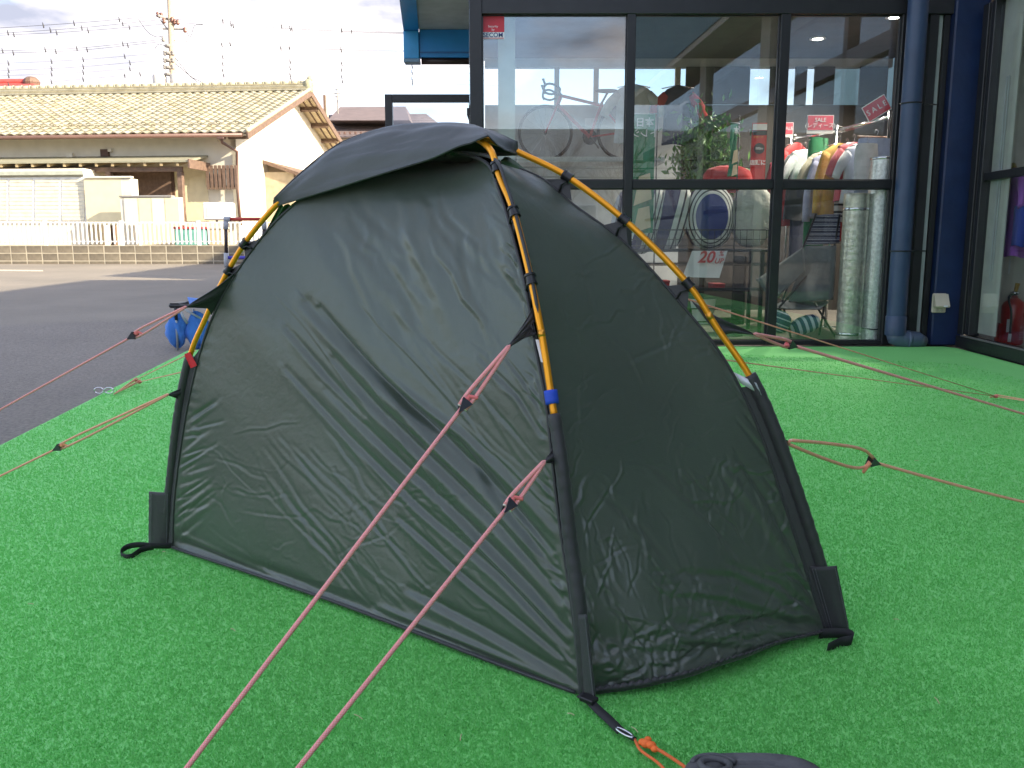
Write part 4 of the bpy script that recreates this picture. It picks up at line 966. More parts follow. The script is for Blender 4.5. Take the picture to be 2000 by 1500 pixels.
# bicycle
def bike():
    BYY = 10.3; f = lambda u, v, dy=0: P(u, v, BYY+dy)
    b = thing('road_bicycle', 'red road bicycle with black drop bars standing on the white window shelf', 'bicycle', tuple(f(1130, 310)))
    fw, rw = f(1065, 260), f(1219, 258); rr = 50/FP*BYY
    M_tyre = mat('black tyre', (.012, .012, .012), .7); M_rim = mat('black rim', (.02, .02, .022), .35)
    for c in (fw, rw):
        w = MB(); w.tube([c+Vector((rr*math.cos(t), 0, rr*math.sin(t))) for t in np.linspace(0, 2*math.pi, 48, endpoint=False)], .014, 8, closed=True); wo = w.build('wheel', M_tyre, b, True)
        w = MB(); w.tube([c+Vector((rr*.945*math.cos(t), 0, rr*.945*math.sin(t))) for t in np.linspace(0, 2*math.pi, 48, endpoint=False)], .013, 6, closed=True, flat=(1.5, .6)); w.build('rim', M_rim, wo, True)
        s = MB()
        for k in range(20):
            t = 2*math.pi*k/20; s.tube([c+Vector((0, .03*(-1)**k, 0)), c+Vector((rr*.93*math.cos(t), 0, rr*.93*math.sin(t)))], .0012, 4)
        s.build('spokes', M_chrome, wo, kind='stuff'); MB().tube([c+Vector((0, -.05, 0)), c+Vector((0, .05, 0))], .018, 10).build('hub', M_rim, wo, True)
    M_rf = mat('red frame paint', (.55, .02, .02), .3, coat=.3)
    hb, ht = f(1089, 205), f(1096, 187); bb = f(1152, 268); sc_ = f(1176, 200); stp = f(1186, 182)
    fr = MB()
    for (p, q, r_) in ((ht, f(1179, 207), .018), (hb, bb, .022), (bb, sc_, .018), (hb, ht, .022)): fr.tube([p, q], r_, 10)
    for s_ in (-1, 1):
        o_ = Vector((0, .045*s_, 0)); fr.tube([bb+o_*.5, rw+o_], .009, 7).tube([f(1177, 208)+o_*.3, rw+o_], .008, 7)
    fr.build('frame', M_rf, b, True)
    fk = MB()
    for s_ in (-1, 1): fk.tube([hb+Vector((0, .02*s_, 0)), hb.lerp(fw, .5)+Vector((0, .045*s_, 0)), fw+Vector((0, .045*s_, 0))], [.015, .013, .009], 8)
    fk.build('fork', M_rf, b, True)
    h = MB()
    for s_ in (-1, 1):
        o_ = Vector((0, .20*s_, 0)); h.tube(spline([ht+Vector((-.02, .02*s_, .03)), ht+Vector((-.03, .2*s_, .05)), f(1076, 170)+o_, f(1064, 172)+o_, f(1062, 185)+o_, f(1076, 190)+o_, f(1086, 186)+o_], 20), .013, 8)
        h.tube([f(1063, 170)+o_, f(1059, 160)+o_, f(1062, 162)+o_], .014, 7); h.tube([f(1062, 168)+o_, f(1060, 183)+o_, f(1063, 190)+o_], .006, 5)
    h.build('handlebar', M_blkplastic, b, True); MB().tube([ht, ht+Vector((-.03, 0, .035))], .02, 8).build('stem', M_blkplastic, b, True)
    MB().tube([sc_, stp], .013, 8).build('seatpost', M_rim, b, True)
    MB().blob(f(1184, 178), (.14, .06, .025), 16, 8, fn=lambda q, ph, an: Vector((q.x, q.y*(.45+.55*max(0, min(1, (q.x+.05)/.12))), q.z+.10*q.x*q.x*3))).build('saddle', M_blkplastic, b, True)
    MB().lathe([(.085, -.004), (.085, .004)], bb, 24, M=Matrix.Rotation(R(90), 4, 'X')).build('chainring', M_rim, b, True)
    MB().tube([bb+Vector((0, -.05, 0)), bb+Vector((.1, -.06, -.13))], .010, 7).build('crank', M_rim, b, True)
    sh = MB().bbox((xf(1010, 315, 10.0), 10.0, zf(318, 10.1)), (xf(1300, 315, 10.0), 10.6, zf(311, 10.3)), .004)
    props(sh.build('display_shelf', M_white), 'long white display shelf carrying the red bicycle', 'shelf')
    MB().box((xf(1142, 240, 10.95), 10.93, zf(247, 10.95)), (xf(1163, 240, 10.95), 10.945, zf(231, 10.95))).build('notice', M_white, shop)
bike()
# garments
def folds(nm, c, n=0, rough=.85): return mat(nm, c, rough, var=.12, scale=14, bump=.25, bscale=50, sheen=.2)
def garment(name, lab, cat, u, Y, vt, w, ln, m, yaw, kind='shirt', group=None, m2=None, hook=True):
    c = P(u, vt, Y); t_ = thing(name, lab, cat, tuple(c), yaw, group)
    ph = random.random()*6; G = []
    n = 28
    prof = {'shirt': [(0, .07), (.03, .10), (.06, .40), (.10, .46), (.3, .44), (.7, .46), (1, .50)], 'trousers': [(0, .36), (.03, .37), (.25, .42), (.6, .40), (1, .38)], 'jacket': [(0, .08), (.04, .16), (.07, .44), (.12, .5), (.5, .48), (1, .54)]}[kind]
    zz = [p[0] for p in prof]; ww = [p[1] for p in prof]
    for i in range(19):
        f = i/18; a_ = float(np.interp(f, zz, ww))*w; b_ = .045*(.6+f*.7) if kind != 'trousers' else .035; row = []
        for k in range(n):
            an = 2*math.pi*k/n; fo = 1+.16*f*math.sin(an*5+ph)+.08*f*math.sin(an*9+ph*2+f*3)
            row.append(Vector((a_*math.cos(an), b_*math.sin(an)*fo*1.5, -.04-f*ln+.01*math.sin(an*3+ph)*f)))
        G.append(row)
    MB().grid(G, closed_u=True).build('body_cloth' if kind != 'trousers' else 'trouser_cloth', m, t_, True, local=True)
    if kind != 'trousers':
        for s_ in (-1, 1):
            L_ = .58 if kind == 'jacket' else .22; p0 = Vector((s_*.36*w, 0, -.15)); p1 = p0+Vector((s_*(.10 if kind == 'jacket' else .11), 0, -L_*.45)); p2 = p0+Vector((s_*(.11 if kind == 'jacket' else .17), .01, -L_))
            MB().tube(spline([p0, p1, p2], 12), [.066-.0015*i for i in range(12)], 10, flat=(.55, 1)).build('sleeve', m2 or m, t_, True, local=True)
    if hook:
        h = [Vector((.018*math.cos(t), 0, .02+.018*math.sin(t))) for t in np.linspace(R(-60), R(200), 9)]
        MB().tube([(0, 0, -.04)]+h, .0022, 5).tube([(-.18, 0, -.07), (0, 0, -.035), (.18, 0, -.07)], .006, 6).build('hanger', M_chrome, t_, True, local=True)
    return t_
C_ = dict(red=(.50, .02, .02), green=(.0, .20, .06), navy=(.012, .015, .05), white=(.62, .62, .64), lav=(.42, .43, .62), yellow=(.62, .36, .06), pink=(.62, .12, .14), ltblue=(.36, .43, .62), grey=(.25, .25, .28), magenta=(.30, .01, .05), black=(.02, .02, .025), cream=(.55, .5, .36))
FM = {k: folds('%s cloth' % k, v) for k, v in C_.items()}
M_print = stripes('patchy black and white print', [(0, (.62, .6, .6)), (.45, (.03, .03, .04)), (.62, (.6, .6, .6)), (.8, (.03, .03, .04))], 9, 'Z')
yaw = R(38); GR = 'clothes on the rail'
rack_items = [('jacket', 'dark magenta jacket at the far left end of the rail', 'jacket', 1532, 9.9, 300, 'magenta', 'jacket', .75), ('jacket', 'bright red jacket hanging left of the white shirt', 'jacket', 1556, 9.7, 272, 'red', 'jacket', .95),
              ('shirt', 'white shirt hanging between the red jacket and green trousers', 'shirt', 1574, 9.5, 285, 'white', 'shirt', .42), ('trousers', 'dark navy trousers hanging below the white shirt', 'trousers', 1568, 9.6, 340, 'navy', 'trousers', 1.2),
              ('trousers', 'bright green trousers hanging under the pink sale card', 'trousers', 1600, 9.2, 262, 'green', 'trousers', 1.5), ('shirt', 'grey lavender shirt right of the green trousers', 'shirt', 1622, 9.05, 290, 'lav', 'jacket', .7),
              ('shirt', 'mustard yellow long shirt in the middle of the rail', 'shirt', 1640, 8.95, 272, 'yellow', 'jacket', .95), ('trousers', 'black and white printed trousers beside the yellow shirt', 'trousers', 1655, 8.85, 278, 'print', 'trousers', .8),
              ('shirt', 'coral pink shirt beside the printed trousers', 'shirt', 1668, 8.78, 270, 'pink', 'shirt', .62)]
rack_items += [('shirt', 'black shirt squeezed between the red jacket and white shirt', 'shirt', 1566, 9.62, 286, 'black', 'shirt', .8), ('shirt', 'cream shirt between the green trousers and lavender shirt', 'shirt', 1612, 9.12, 288, 'cream', 'shirt', .7), ('shirt', 'white shirt right of the coral pink shirt', 'shirt', 1682, 8.7, 274, 'white', 'shirt', .6), ('trousers', 'dark red trousers hanging low below the printed trousers', 'trousers', 1650, 8.9, 372, 'red', 'trousers', .5)]
for (nm, lab, cat, u, Y, vt, mk, kd, ln) in rack_items:
    garment(nm, lab, cat, u, Y, vt, .52 if kd != 'trousers' else .42, ln*.92, M_print if mk == 'print' else FM[mk], yaw+random.uniform(-.12, .12), kd, GR)
lt = garment('trousers', 'pale blue wide trousers clipped to a wooden hanger at the right end of the rail', 'trousers', 1712, 8.5, 262, .50, .72, FM['ltblue'], R(12), 'trousers', GR)
MB().bbox((-.2, -.012, -.045), (.2, .012, -.018), .006).build('wooden_hanger', mat('brown wood hanger', (.22, .09, .04), .5), lt, local=True)
garment('trousers', 'white folded trousers overlapping the pale blue pair', 'trousers', 1694, 8.42, 272, .30, .42, FM['white'], R(15), 'trousers', GR)
# rail with stands
rk = thing('clothes_rail', 'chrome clothes rail with ringed posts behind the right hand window', 'clothes rail', tuple(P(1640, 600, 9.0)))
p0, p1, p2 = P(1545, 272, 10.0), P(1634, 256, 9.2), P(1738, 228, 8.5)
MB().tube([p0, p1], .012, 8).build('rail', M_chrome, rk, True); MB().tube([p1, p2], .012, 8).build('rail', M_chrome, rk, True)
for p in (p0, p1, p2): 
    MB().tube([(p.x, p.y, .01), (p.x, p.y, p.z+.06)], .016, 10).build('stand_post', M_chrome, rk, True)
    MB().tube([Vector((p.x+.04+.028*math.cos(t), p.y, p.z+.02+.028*math.sin(t))) for t in np.linspace(0, 2*math.pi, 14, endpoint=False)], .004, 5, closed=True).build('hook_ring', M_chrome, rk, True)
    MB().tube([(p.x-.25, p.y+.1, .02), (p.x+.25, p.y-.1, .02)], .014, 8).build('foot', M_chrome, rk, True)
n_b = 34
mb = MB()
for i in range(n_b):
    q = p1.lerp(p2, (i+.5)/n_b); mb.tube([q+Vector((0, 0, .013)), q+Vector((0, 0, .02)), q+Vector((.0, 0, -.03))], .0035, 5)
mb.build('rail_spikes', M_chrome, rk, kind='stuff')
# sale cards
M_sale = mat('pink red card', (.62, .06, .09), .5)
def card(u0, v0, u1, v1, Y, tilt, lab, lines, size, foot=True):
    c = P((u0+u1)/2, (v0+v1)/2, Y); w = (u1-u0)/FP*Y*1.0; h = (v1-v0)/FP*Y
    t_ = thing('sale_card', lab, 'sign', tuple(c)); M_ = Matrix.Translation(c) @ Matrix.Rotation(tilt, 4, 'Y')
    MB().box((-w/2, -.003, -h/2), (w/2, .003, h/2), M=M_).build('card_board', M_white, t_)
    MB().box((-w/2+.006, -.0045, (-h/2+h*.2) if foot else -h/2+.006), (w/2-.006, -.0035, h/2-.006), M=M_).build('card_print', M_sale, t_)
    text(lines, size, M_wink, t_, M_ @ Matrix.Translation((0, -.0055, h*.08 if foot else 0)) @ Matrix.Rotation(R(90), 4, 'X'))
    if foot: text('SPORTS', .022, M_ink, t_, M_ @ Matrix.Translation((0, -.0045, -h*.41)) @ Matrix.Rotation(R(90), 4, 'X')) if False else None
    return t_
card(1577, 226, 1627, 260, 9.15, 0, 'upright pink sale card with two lines over the green trousers', 'SALE\n(レディース)', .055)
card(1688, 196, 1736, 227, 8.5, R(-32), 'tilted pink sale card hanging at the right end of the clothes rail', 'S A L E', .07, False)
card(1529, 240, 1549, 267, 9.9, 0, 'small dark pink sale card at the left end of the clothes rail', 'SALE', .05)
# poster
ps = thing('poster', 'tall red poster with a white header leaning inside the window', 'poster', tuple(P(1482, 350, 9.2)))
Y = 9.2; MB().box((xf(1467, 300, Y), Y, zf(350, Y)), (xf(1496, 300, Y), Y+.008, zf(240, Y))).build('poster_board', mat('poster red', (.50, .02, .02), .5), ps)
MB().box((xf(1468, 300, Y), Y-.002, zf(254, Y)), (xf(1496, 300, Y), Y-.001, zf(242, Y))).build('poster_header', M_white, ps)
MB().box((xf(1468, 300, Y), Y-.002, zf(264, Y)), (xf(1496, 300, Y), Y-.001, zf(255, Y))).build('poster_band', FM['black'], ps)
MB().lathe([(.055, 0), (.055, .002)], P(1483, 290, Y-.004), 20, M=Matrix.Rotation(R(90), 4, 'X')).build('poster_emblem', FM['black'], ps)
text('店頭に', .055, M_wink, ps, face_cam(P(1480, 318, Y-.004)), bold=.002); text('500m', .035, M_wink, ps, face_cam(P(1483, 290, Y-.008))); text('スポーツ', .026, mat('yellow ink', (.7, .5, .05), .6), ps, face_cam(P(1481, 268, Y-.004)))
# hanging shirts above pane two
for (u, vt, mk, lab, w) in ((1238, 158, 'white', 'pale shirt hung high in the window right of the bicycle', .42), (1325, 160, 'navy', 'navy and red jersey hung high beside the leafy plant', .34)):
    garment('shirt', lab, 'shirt', u, 9.9, vt, w, .62, FM[mk], 0, 'shirt', None, FM['red'] if mk == 'navy' else None)
# leafy plant
pl = thing('potted_tree', 'leafy green indoor tree behind the second window', 'plant', tuple(P(1375, 640, 9.6)))
cpt = P(1378, 300, 9.6); MB().tube([(cpt.x, 9.6, .25), (cpt.x+.02, 9.6, 1.2), (cpt.x, 9.62, 1.9)], [.03, .025, .015], 8).build('trunk', bark('plant bark', (.08, .05, .03), (.14, .09, .06)), pl, True)
MB().lathe([(.13, 0), (.17, .3), (.15, .3), (.14, .26)], (cpt.x, 9.6, .0), 20).build('pot', M_white, pl, True, split=40)
lf = MB()
for k in range(1300):
    d = Vector((rng.normal(0, .16), rng.normal(0, .12), rng.normal(0, .20))); c = Vector((cpt.x, 9.6, cpt.z-.02))+d
    M_ = Matrix.Translation(c) @ Euler((rng.uniform(0, 6.3), rng.uniform(0, 6.3), rng.uniform(0, 6.3))).to_matrix().to_4x4(); s_ = rng.uniform(.03, .06)
    lf.add([M_ @ Vector(q) for q in ((-s_, 0, 0), (0, s_*.42, .006), (s_, 0, 0), (0, -s_*.42, .006))], [(0, 1, 2), (0, 2, 3)])
lf.build('leaves', mat('fresh leaf green', (.05, .16, .02), .45, col2=(.12, .30, .05), scale=8), pl, kind='stuff')
# cushions
NW = [(0, (.70, .70, .66)), (.16, (.015, .015, .03)), (.22, (.70, .70, .66)), (.36, (.015, .015, .03)), (.42, (.70, .70, .66)), (.56, (.012, .014, .10))]
M_strX = stripes('navy and white stripes', NW, 4.6, 'X'); M_strR = stripes('navy and white oval stripes', [(0, (.012, .03, .20)), (.62, (.70, .70, .66)), (.70, (.015, .015, .03)), (.74, (.70, .70, .66)), (.82, (.015, .015, .03)), (.86, (.70, .70, .66)), (.93, (.012, .014, .08))], 3.9, 'R')
def cushion(u, v, Y, wpx, hpx, th, m, lab, tilt=0, e=.8, yaw=0, group='cushions on the rack'):
    c = P(u, v, Y); t_ = thing('cushion', lab, 'cushion', tuple(c), yaw, group); a_, b_ = wpx/2/FP*Y, hpx/2/FP*Y
    ph = random.random()*5
    M_ = Matrix.Rotation(tilt, 4, 'Y')
    o = MB().blob((0, 0, 0), (a_, th, b_), 40, 26, e, fn=lambda q, p_, an: q*(1+.018*math.sin(an*9+ph+3*q.z/b_)+.014*math.sin(p_*11+an*3+ph))).build('cushion_body', m, t_, True, local=True)
    o.rotation_euler = (0, tilt, 0)
    return t_
CY = 8.85
cushion(1222, 425, CY+.1, 52, 110, .13, stripes('grey white stripes', [(0, (.5, .5, .52)), (.5, (.16, .15, .2))], 14, 'X'), 'grey and white striped cushion at the left end of the rack, behind the frame post', R(10))
cushion(1262, 430, CY, 62, 128, .14, M_strX, 'leaning navy and white striped cushion left on the rack', R(14))
cushion(1312, 425, CY, 66, 125, .14, stripes('wide navy stripes', NW, 3.2, 'X'), 'wide striped navy cushion in the middle of the rack', R(14))
cushion(1385, 424, CY-.03, 92, 118, .15, M_strR, 'round faced navy cushion with oval white stripes')
cushion(1468, 422, CY, 76, 116, .15, mat('off white cushion cloth', (.50, .50, .44), .9, bump=.4, bscale=12), 'plain off white cushion at the right end of the rack')
cushion(1420, 350, CY+.25, 92, 50, .15, FM['red'], 'red and white cushion on top of the cushion pile')
# rack table with wire basket
rt = thing('wire_rack_table', 'black metal rack table with a wire basket edge under the cushions', 'table', tuple(P(1370, 640, CY)))
xa, xb = xf(1225, 480, CY), xf(1508, 480, CY); ztp, zbt = zf(449, CY-.22), zf(486, CY-.22)
MB().bbox((xa, CY-.22, zbt-.03), (xb, CY+.25, zbt), .004).build('table_top', M_black, rt)
mb = MB()
for z in (zbt+.03, (zbt+ztp)/2, ztp): mb.tube([(xa, CY-.22, z), (xb, CY-.22, z)], .004 if z < ztp else .006, 5)
for i in range(24): x = xa+(xb-xa)*i/23; mb.tube([(x, CY-.22, zbt), (x, CY-.22, ztp)], .003, 5)
mb.build('wire_basket', M_black, rt, kind='stuff')
for x in (xa+.03, xf(1478, 500, CY)+.0): 
    for y in (CY-.2, CY+.22): MB().bbox((x-.018, y-.018, 0), (x+.018, y+.018, zbt-.031), .003).build('leg', M_black, rt)
MB().bbox((xa, CY-.215, zf(566, CY)), (xb, CY-.19, zf(560, CY)), .003).build('brace', M_black, rt); MB().bbox((xa, CY-.215, zf(518, CY)), (xb, CY-.19, zf(512, CY)), .003).build('brace', M_black, rt)
# 20% sign
sg = thing('discount_sign', 'white leaning board with red and blue discount print under the cushion rack', 'sign', tuple(P(1372, 540, 8.55)))
Y = 8.55; q = [P(1352, 490, Y+.05), P(1421, 490, Y+.05), P(1405, 543, Y), P(1333, 541, Y)]; MB().prism(q[::-1], (0, .006, 0)).build('sign_board', M_white, sg)
sh_ = Matrix(((1, .3, 0, 0), (0, 1, 0, 0), (0, 0, 1, 0), (0, 0, 0, 1)))
M_rp = mat('red ink', (.55, .03, .03), .5)
text('20', .155, M_rp, sg, face_cam(P(1381, 503, Y-.02)) @ sh_, bold=.004); text('%\nUP', .07, M_rp, sg, face_cam(P(1407, 503, Y-.02)) @ sh_, bold=.001); text('MIZUNO · ASICS', .03, M_ink, sg, face_cam(P(1372, 526, Y-.02)) @ sh_) if False else None
text('ポイント 10倍', .034, M_ink, sg, face_cam(P(1370, 526, Y-.02)) @ sh_) if False else None
# camping chair in the window
ch = thing('camping_chair', 'high backed grey folding camping chair with a striped navy head rest', 'chair', tuple(P(1570, 660, 8.35)))
Y = 8.35; M_gc = folds('grey chair cloth', (.13, .15, .155)); M_ns = stripes('woven navy stripes', [(0, (.012, .018, .06)), (.55, (.5, .52, .58)), (.66, (.012, .018, .06)), (.85, (.3, .33, .42))], 22, 'Z')
def cloth4(pts, name, m, par, sag=.05, n=14, nd=(0, 1, 0)):
    a_, b_, c_, d_ = [Vector(p) for p in pts]; G = []
    for i in range(n):
        f = i/(n-1); G.append([(a_.lerp(d_, f)).lerp(b_.lerp(c_, f), k/(n-1))+Vector(nd)*sag*math.sin(math.pi*k/(n-1))*math.sin(math.pi*f*.9+.1) for k in range(n)])
    o = MB().grid(G).build(name, m, par, True); s_ = o.modifiers.new('thickness', 'SOLIDIFY'); s_.thickness = .006; return o
cloth4([P(1571, 478, Y+.25), P(1640, 475, Y+.3), P(1642, 418, Y+.38), P(1592, 420, Y+.33)], 'head_rest', M_ns, ch)
cloth4([P(1540, 590, Y-.05), P(1628, 585, Y+.05), P(1634, 480, Y+.28), P(1574, 480, Y+.24)], 'backrest', M_gc, ch, .08)
cloth4([P(1480, 545, Y-.25), P(1508, 590, Y-.25), P(1574, 530, Y+.15), P(1570, 482, Y+.2)], 'seat_wing', M_gc, ch, .03)
cloth4([P(1500, 600, Y-.2), P(1600, 604, Y-.1), P(1622, 588, Y+.15), P(1536, 586, Y+.1)], 'seat', M_gc, ch, -.04, nd=(0, 0, 1))
for (p, q) in ((P(1594, 418, Y+.34), P(1500, 660, Y-.1)), (P(1640, 420, Y+.38), P(1600, 655, Y+.1)), (P(1530, 598, Y), P(1545, 660, Y-.2)), (P(1590, 590, Y), P(1632, 668, Y-.1)), (P(1478, 545, Y-.25), P(1560, 655, Y+.15)), (P(1575, 540, Y+.1), P(1522, 600, Y-.2))):
    q.z = max(q.z, .01); MB().tube([p, q], .010, 7).build('frame_tube', M_black, ch, True)
ct = P(1520, 625, 8.25)
cushion(1520, 628, 8.2, 46, 42, .10, stripes('navy fishbone stripes', [(0, (.02, .04, .14)), (.5, (.55, .6, .66)), (.7, (.02, .04, .14))], 18, 'Z'), 'small round navy striped cushion on the floor under the camping chair', R(20), group=None)
cushion(1573, 634, 8.3, 56, 34, .09, stripes('navy leaf stripes', [(0, (.02, .05, .16)), (.55, (.6, .65, .72))], 16, 'X'), 'oblong navy striped cushion on the floor right under the camping chair', R(-20), group=None)
# assorted goods deeper in the shop
gx = [('shoe_box', 'red shoe box on the low shelf left under the rack', (.4, .02, .02), 1290, 555, 30, 16), ('shoe_box', 'white shoe box with a red lid on the low shelf', (.55, .55, .55), 1300, 575, 34, 18), ('storage_box', 'dark storage box at the left on the shop floor', (.05, .045, .04), 1340, 600, 60, 60), ('shoe_box', 'small red box behind the discount sign', (.42, .03, .03), 1400, 560, 24, 14), ('storage_box', 'brown cardboard box deep in the shop behind the rack', (.16, .10, .06), 1250, 560, 50, 50)]
for (nm, lab, c, u, v, w, h) in gx:
    Y = 9.6; q0, q1 = P(u-w/2, v+h/2, Y), P(u+w/2, v-h/2, Y); t_ = thing(nm, lab, 'box', (q0.x, Y, q0.z)); MB().bbox((q0.x, Y-.1, q0.z), (q1.x, Y+.12, q0.z+(q1.z-q0.z)*.75), .004).build('box_body', mat(nm+' %d' % u, c, .7), t_); MB().bbox((q0.x-.004, Y-.104, q0.z+(q1.z-q0.z)*.75), (q1.x+.004, Y+.124, q1.z), .004).build('box_lid', mat(nm+' lid %d' % u, tuple(x*.8+.03 for x in c), .7), t_)
sh = thing('low_shelf', 'low dark shelf unit standing deep in the shop', 'shelf', (xf(1300, 600, 9.75), 9.75, 0))
for v in (565, 600, 625): MB().bbox((xf(1210, v, 9.75), 9.45, zf(v, 9.6)-.012), (xf(1440, v, 9.75), 9.95, zf(v, 9.6)-.001), .003).build('shelf_board', M_dkwall, sh)
MB().bbox((xf(1206, 500, 9.75), 9.45, 0), (xf(1209, 500, 9.75), 9.95, zf(500, 9.6)), .003).build('side_panel', M_dkwall, sh); MB().bbox((xf(1441, 500, 9.75), 9.45, 0), (xf(1445, 500, 9.75), 9.95, zf(500, 9.6)), .003).build('side_panel', M_dkwall, sh)

# ------------------------------------------------------------------ things behind the wing window
# place by where they stand along the wing (s) and depth (d) from the glass
def wsd(u, v, d):        # point seen at (u,v) lying d metres inside the wing glass
    p0 = MW @ Vector((0, d, 0)); return PP(u, v, p0, wn)
ex_b = wsd(1972, 690, .35); ext = thing('fire_extinguisher', 'red fire extinguisher with black hose standing inside the right window', 'fire extinguisher', (ex_b.x, ex_b.y, 0))
er = .5*42/FP*(ex_b.y); ez1 = wsd(1972, 585, .35).z; ez0 = wsd(1972, 672, .35).z
MB().lathe([(er*.9, ez0), (er, ez0+.015), (er, ez1-.05), (er*.86, ez1-.02), (er*.45, ez1+.01), (er*.3, ez1+.02)], (ex_b.x, ex_b.y, 0), 24).build('cylinder', M_red, ext, True, split=50)
MB().box((ex_b.x-er-.03, ex_b.y-.02, .02), (ex_b.x-er+.04, ex_b.y+.04, ez0+.18)).build('stand', M_red, ext)
MB().lathe([(er*.3, ez1+.02), (er*.3, ez1+.05), (er*.5, ez1+.06), (er*.2, ez1+.075)], (ex_b.x, ex_b.y, 0), 14).build('valve', M_chrome, ext, True)
MB().prism([(ex_b.x-.01, ex_b.y-.01, ez1+.07), (ex_b.x+.01, ex_b.y-.01, ez1+.07), (ex_b.x+.03, ex_b.y-.01, ez1+.14), (ex_b.x-.0, ex_b.y-.01, ez1+.145)], (0, .02, 0)).build('lever', mat('yellow pin', (.5, .28, .03), .5), ext)
MB().tube(spline([(ex_b.x, ex_b.y-.03, ez1+.055), (ex_b.x-er*.9, ex_b.y-er*.6, ez1+.03), (ex_b.x-er*.75, ex_b.y-er*.95, ez1-.1), (ex_b.x-er*.7, ex_b.y-er*.98, ez0+.1)], 18), .009, 8).build('hose', M_blkplastic, ext, True)
MB().tube([(ex_b.x-er*.7, ex_b.y-er*.98, ez0+.1), (ex_b.x-er*.72, ex_b.y-er*.98, ez0+.03)], .013, 8).build('nozzle', M_white, ext, True)
MB().box((ex_b.x-er*.95, ex_b.y-er*.75, ez0+.11), (ex_b.x-er*.55, ex_b.y-er*.74, ez0+.22)).build('label_plate', M_white, ext)
lt_ = MB()
for k in range(9): lt_.box((ex_b.x+er*.15, ex_b.y-er*1.01, ez0+.05+k*.014), (ex_b.x+er*.55, ex_b.y-er*1.0, ez0+.056+k*.014))
lt_.build('label_print', mat('pale print', (.5, .25, .25), .6), ext, kind='stuff')
MB().tube([(ex_b.x-.02, ex_b.y-.05, ez0), (ex_b.x-.02, ex_b.y-.05, ez0-.05)], .02, 10).tube([(ex_b.x-.02, ex_b.y-.05, ez0-.05), (ex_b.x-.02, ex_b.y-.05, .005)], .028, 10).build('foot', M_chrome, ext, True)
sb = wsd(1935, 690, .3); ws = thing('placard', 'blank white placard on a white post inside the right window', 'sign', (sb.x, sb.y, 0))
a_, b_, c_, d_ = wsd(1930, 533, .3), wsd(1969, 535, .3), wsd(1975, 467, .3), wsd(1935, 462, .3); MB().prism([a_, b_, c_, d_], tuple(wn*.012)).build('placard_board', mat('bright white board', (.66, .68, .74), .5), ws)
e_, f_ = wsd(1951, 534, .306), wsd(1938, 690, .306); MB().prism([e_-Vector((.015, 0, 0)), e_+Vector((.015, 0, 0)), f_+Vector((.015, 0, 0)), f_-Vector((.015, 0, 0))], tuple(wn*.01)).build('placard_post', M_white, ws)
bs = wsd(1955, 690, .3); MB().bbox((bs.x-.2, bs.y-.12, .0), (bs.x+.1, bs.y+.08, .012), .004).build('placard_base', M_beige, ws)
hz = [('jacket', 'brown and maroon jacket hanging in the right window', 'jacket', 1971, .35, 262, (.13, .045, .03), 'jacket', .62), ('sweater', 'mustard yellow sweater hanging below the maroon jacket', 'sweater', 1974, .28, 305, (.36, .26, .06), 'jacket', .62),
      ('vest', 'purple vest over the yellow sweater in the right window', 'vest', 1990, .24, 318, (.35, .10, .50), 'shirt', .72), ('skirt', 'royal blue skirt hanging at the edge of the right window', 'skirt', 1998, .20, 392, (.01, .03, .32), 'trousers', .32), ('glove', 'pair of brown knitted gloves hanging below the sweater', 'glove', 1967, .28, 450, (.05, .02, .02), 'trousers', .17)]
for (nm, lab, cat, u, d, vt, c, kd, ln) in hz:
    p = wsd(u, vt, d); t_ = garment(nm, lab, cat, u, p.y, vt, .44 if nm != 'glove' else .12, ln, folds(nm+' cloth', c), R(70), kd, hook=False)
# ------------------------------------------------------------------ banner flags standing inside the shop windows
M_bg = mat('banner green', (.01, .24, .10), .7); M_bc = mat('banner cream', (.70, .55, .36), .7)
def banner(x, y, w, z0, z1, lab, chars, yaw=0, size=.3):
    t_ = thing('banner_flag', lab, 'banner', (x, y, 0), yaw)
    MB().tube([(w/2+.02, 0, 0), (w/2+.02, 0, z1+.08)], .006, 8).build('pole_shaft', M_black, t_, True, local=True); MB().tube([(w/2+.02, 0, z1), (-w/2, 0, z1)], .006, 6).build('cross_arm', M_white, t_, True, local=True)
    MB().lathe([(.12, 0), (.11, .05), (.02, .07)], (w/2+.02, 0, 0), 20).build('banner_base', M_black, t_, local=True)
    G = [[Vector((-w/2+w*k/12, .02*math.sin(k*.9+i*.4)*(i/20), z1-(z1-z0)*i/20-.05*(1-k/12)*0)) for k in range(13)] for i in range(21)]
    MB().grid(G).build('flag_cloth', M_bg, t_, True, local=True)
    q_ = (z1-z0)/1.65
    for (zz, r_) in ((z0+.62*q_, .24*q_), (z0+.2*q_, .2*q_)):
        mb = MB(); mb.prism([(-w*.42, -.026, zz-r_), (w*.40, -.026, zz-r_*.6), (w*.30, -.026, zz+r_*.9), (-w*.2, -.026, zz+r_*.7)], (0, .002, 0)); mb.build('flag_print', M_bc, t_, local=True)
    y0 = z1-size*1.0
    for chs in chars:
        M_ = Matrix.Translation((x, y, 0)) @ Matrix.Rotation(yaw, 4, 'Z') @ Matrix.Translation((0, -.028, y0)) @ Matrix.Rotation(R(180), 4, 'Z') @ Matrix.Rotation(R(90), 4, 'X'); o = text(chs, size, M_wink, None, M_, -0, bold=.002)
        o.parent = t_; o.data.transform((Matrix.Translation((x, y, 0)) @ Matrix.Rotation(yaw, 4, 'Z')).inverted()); y0 -= size*1.15
    return t_
banner(xf(1257, 300, 8.35), 8.35, .205, zf(455, 8.35), zf(222, 8.35), 'green banner flag with cream print seen from behind in the second window', ('本日', 'トレシ'), 0, .085)
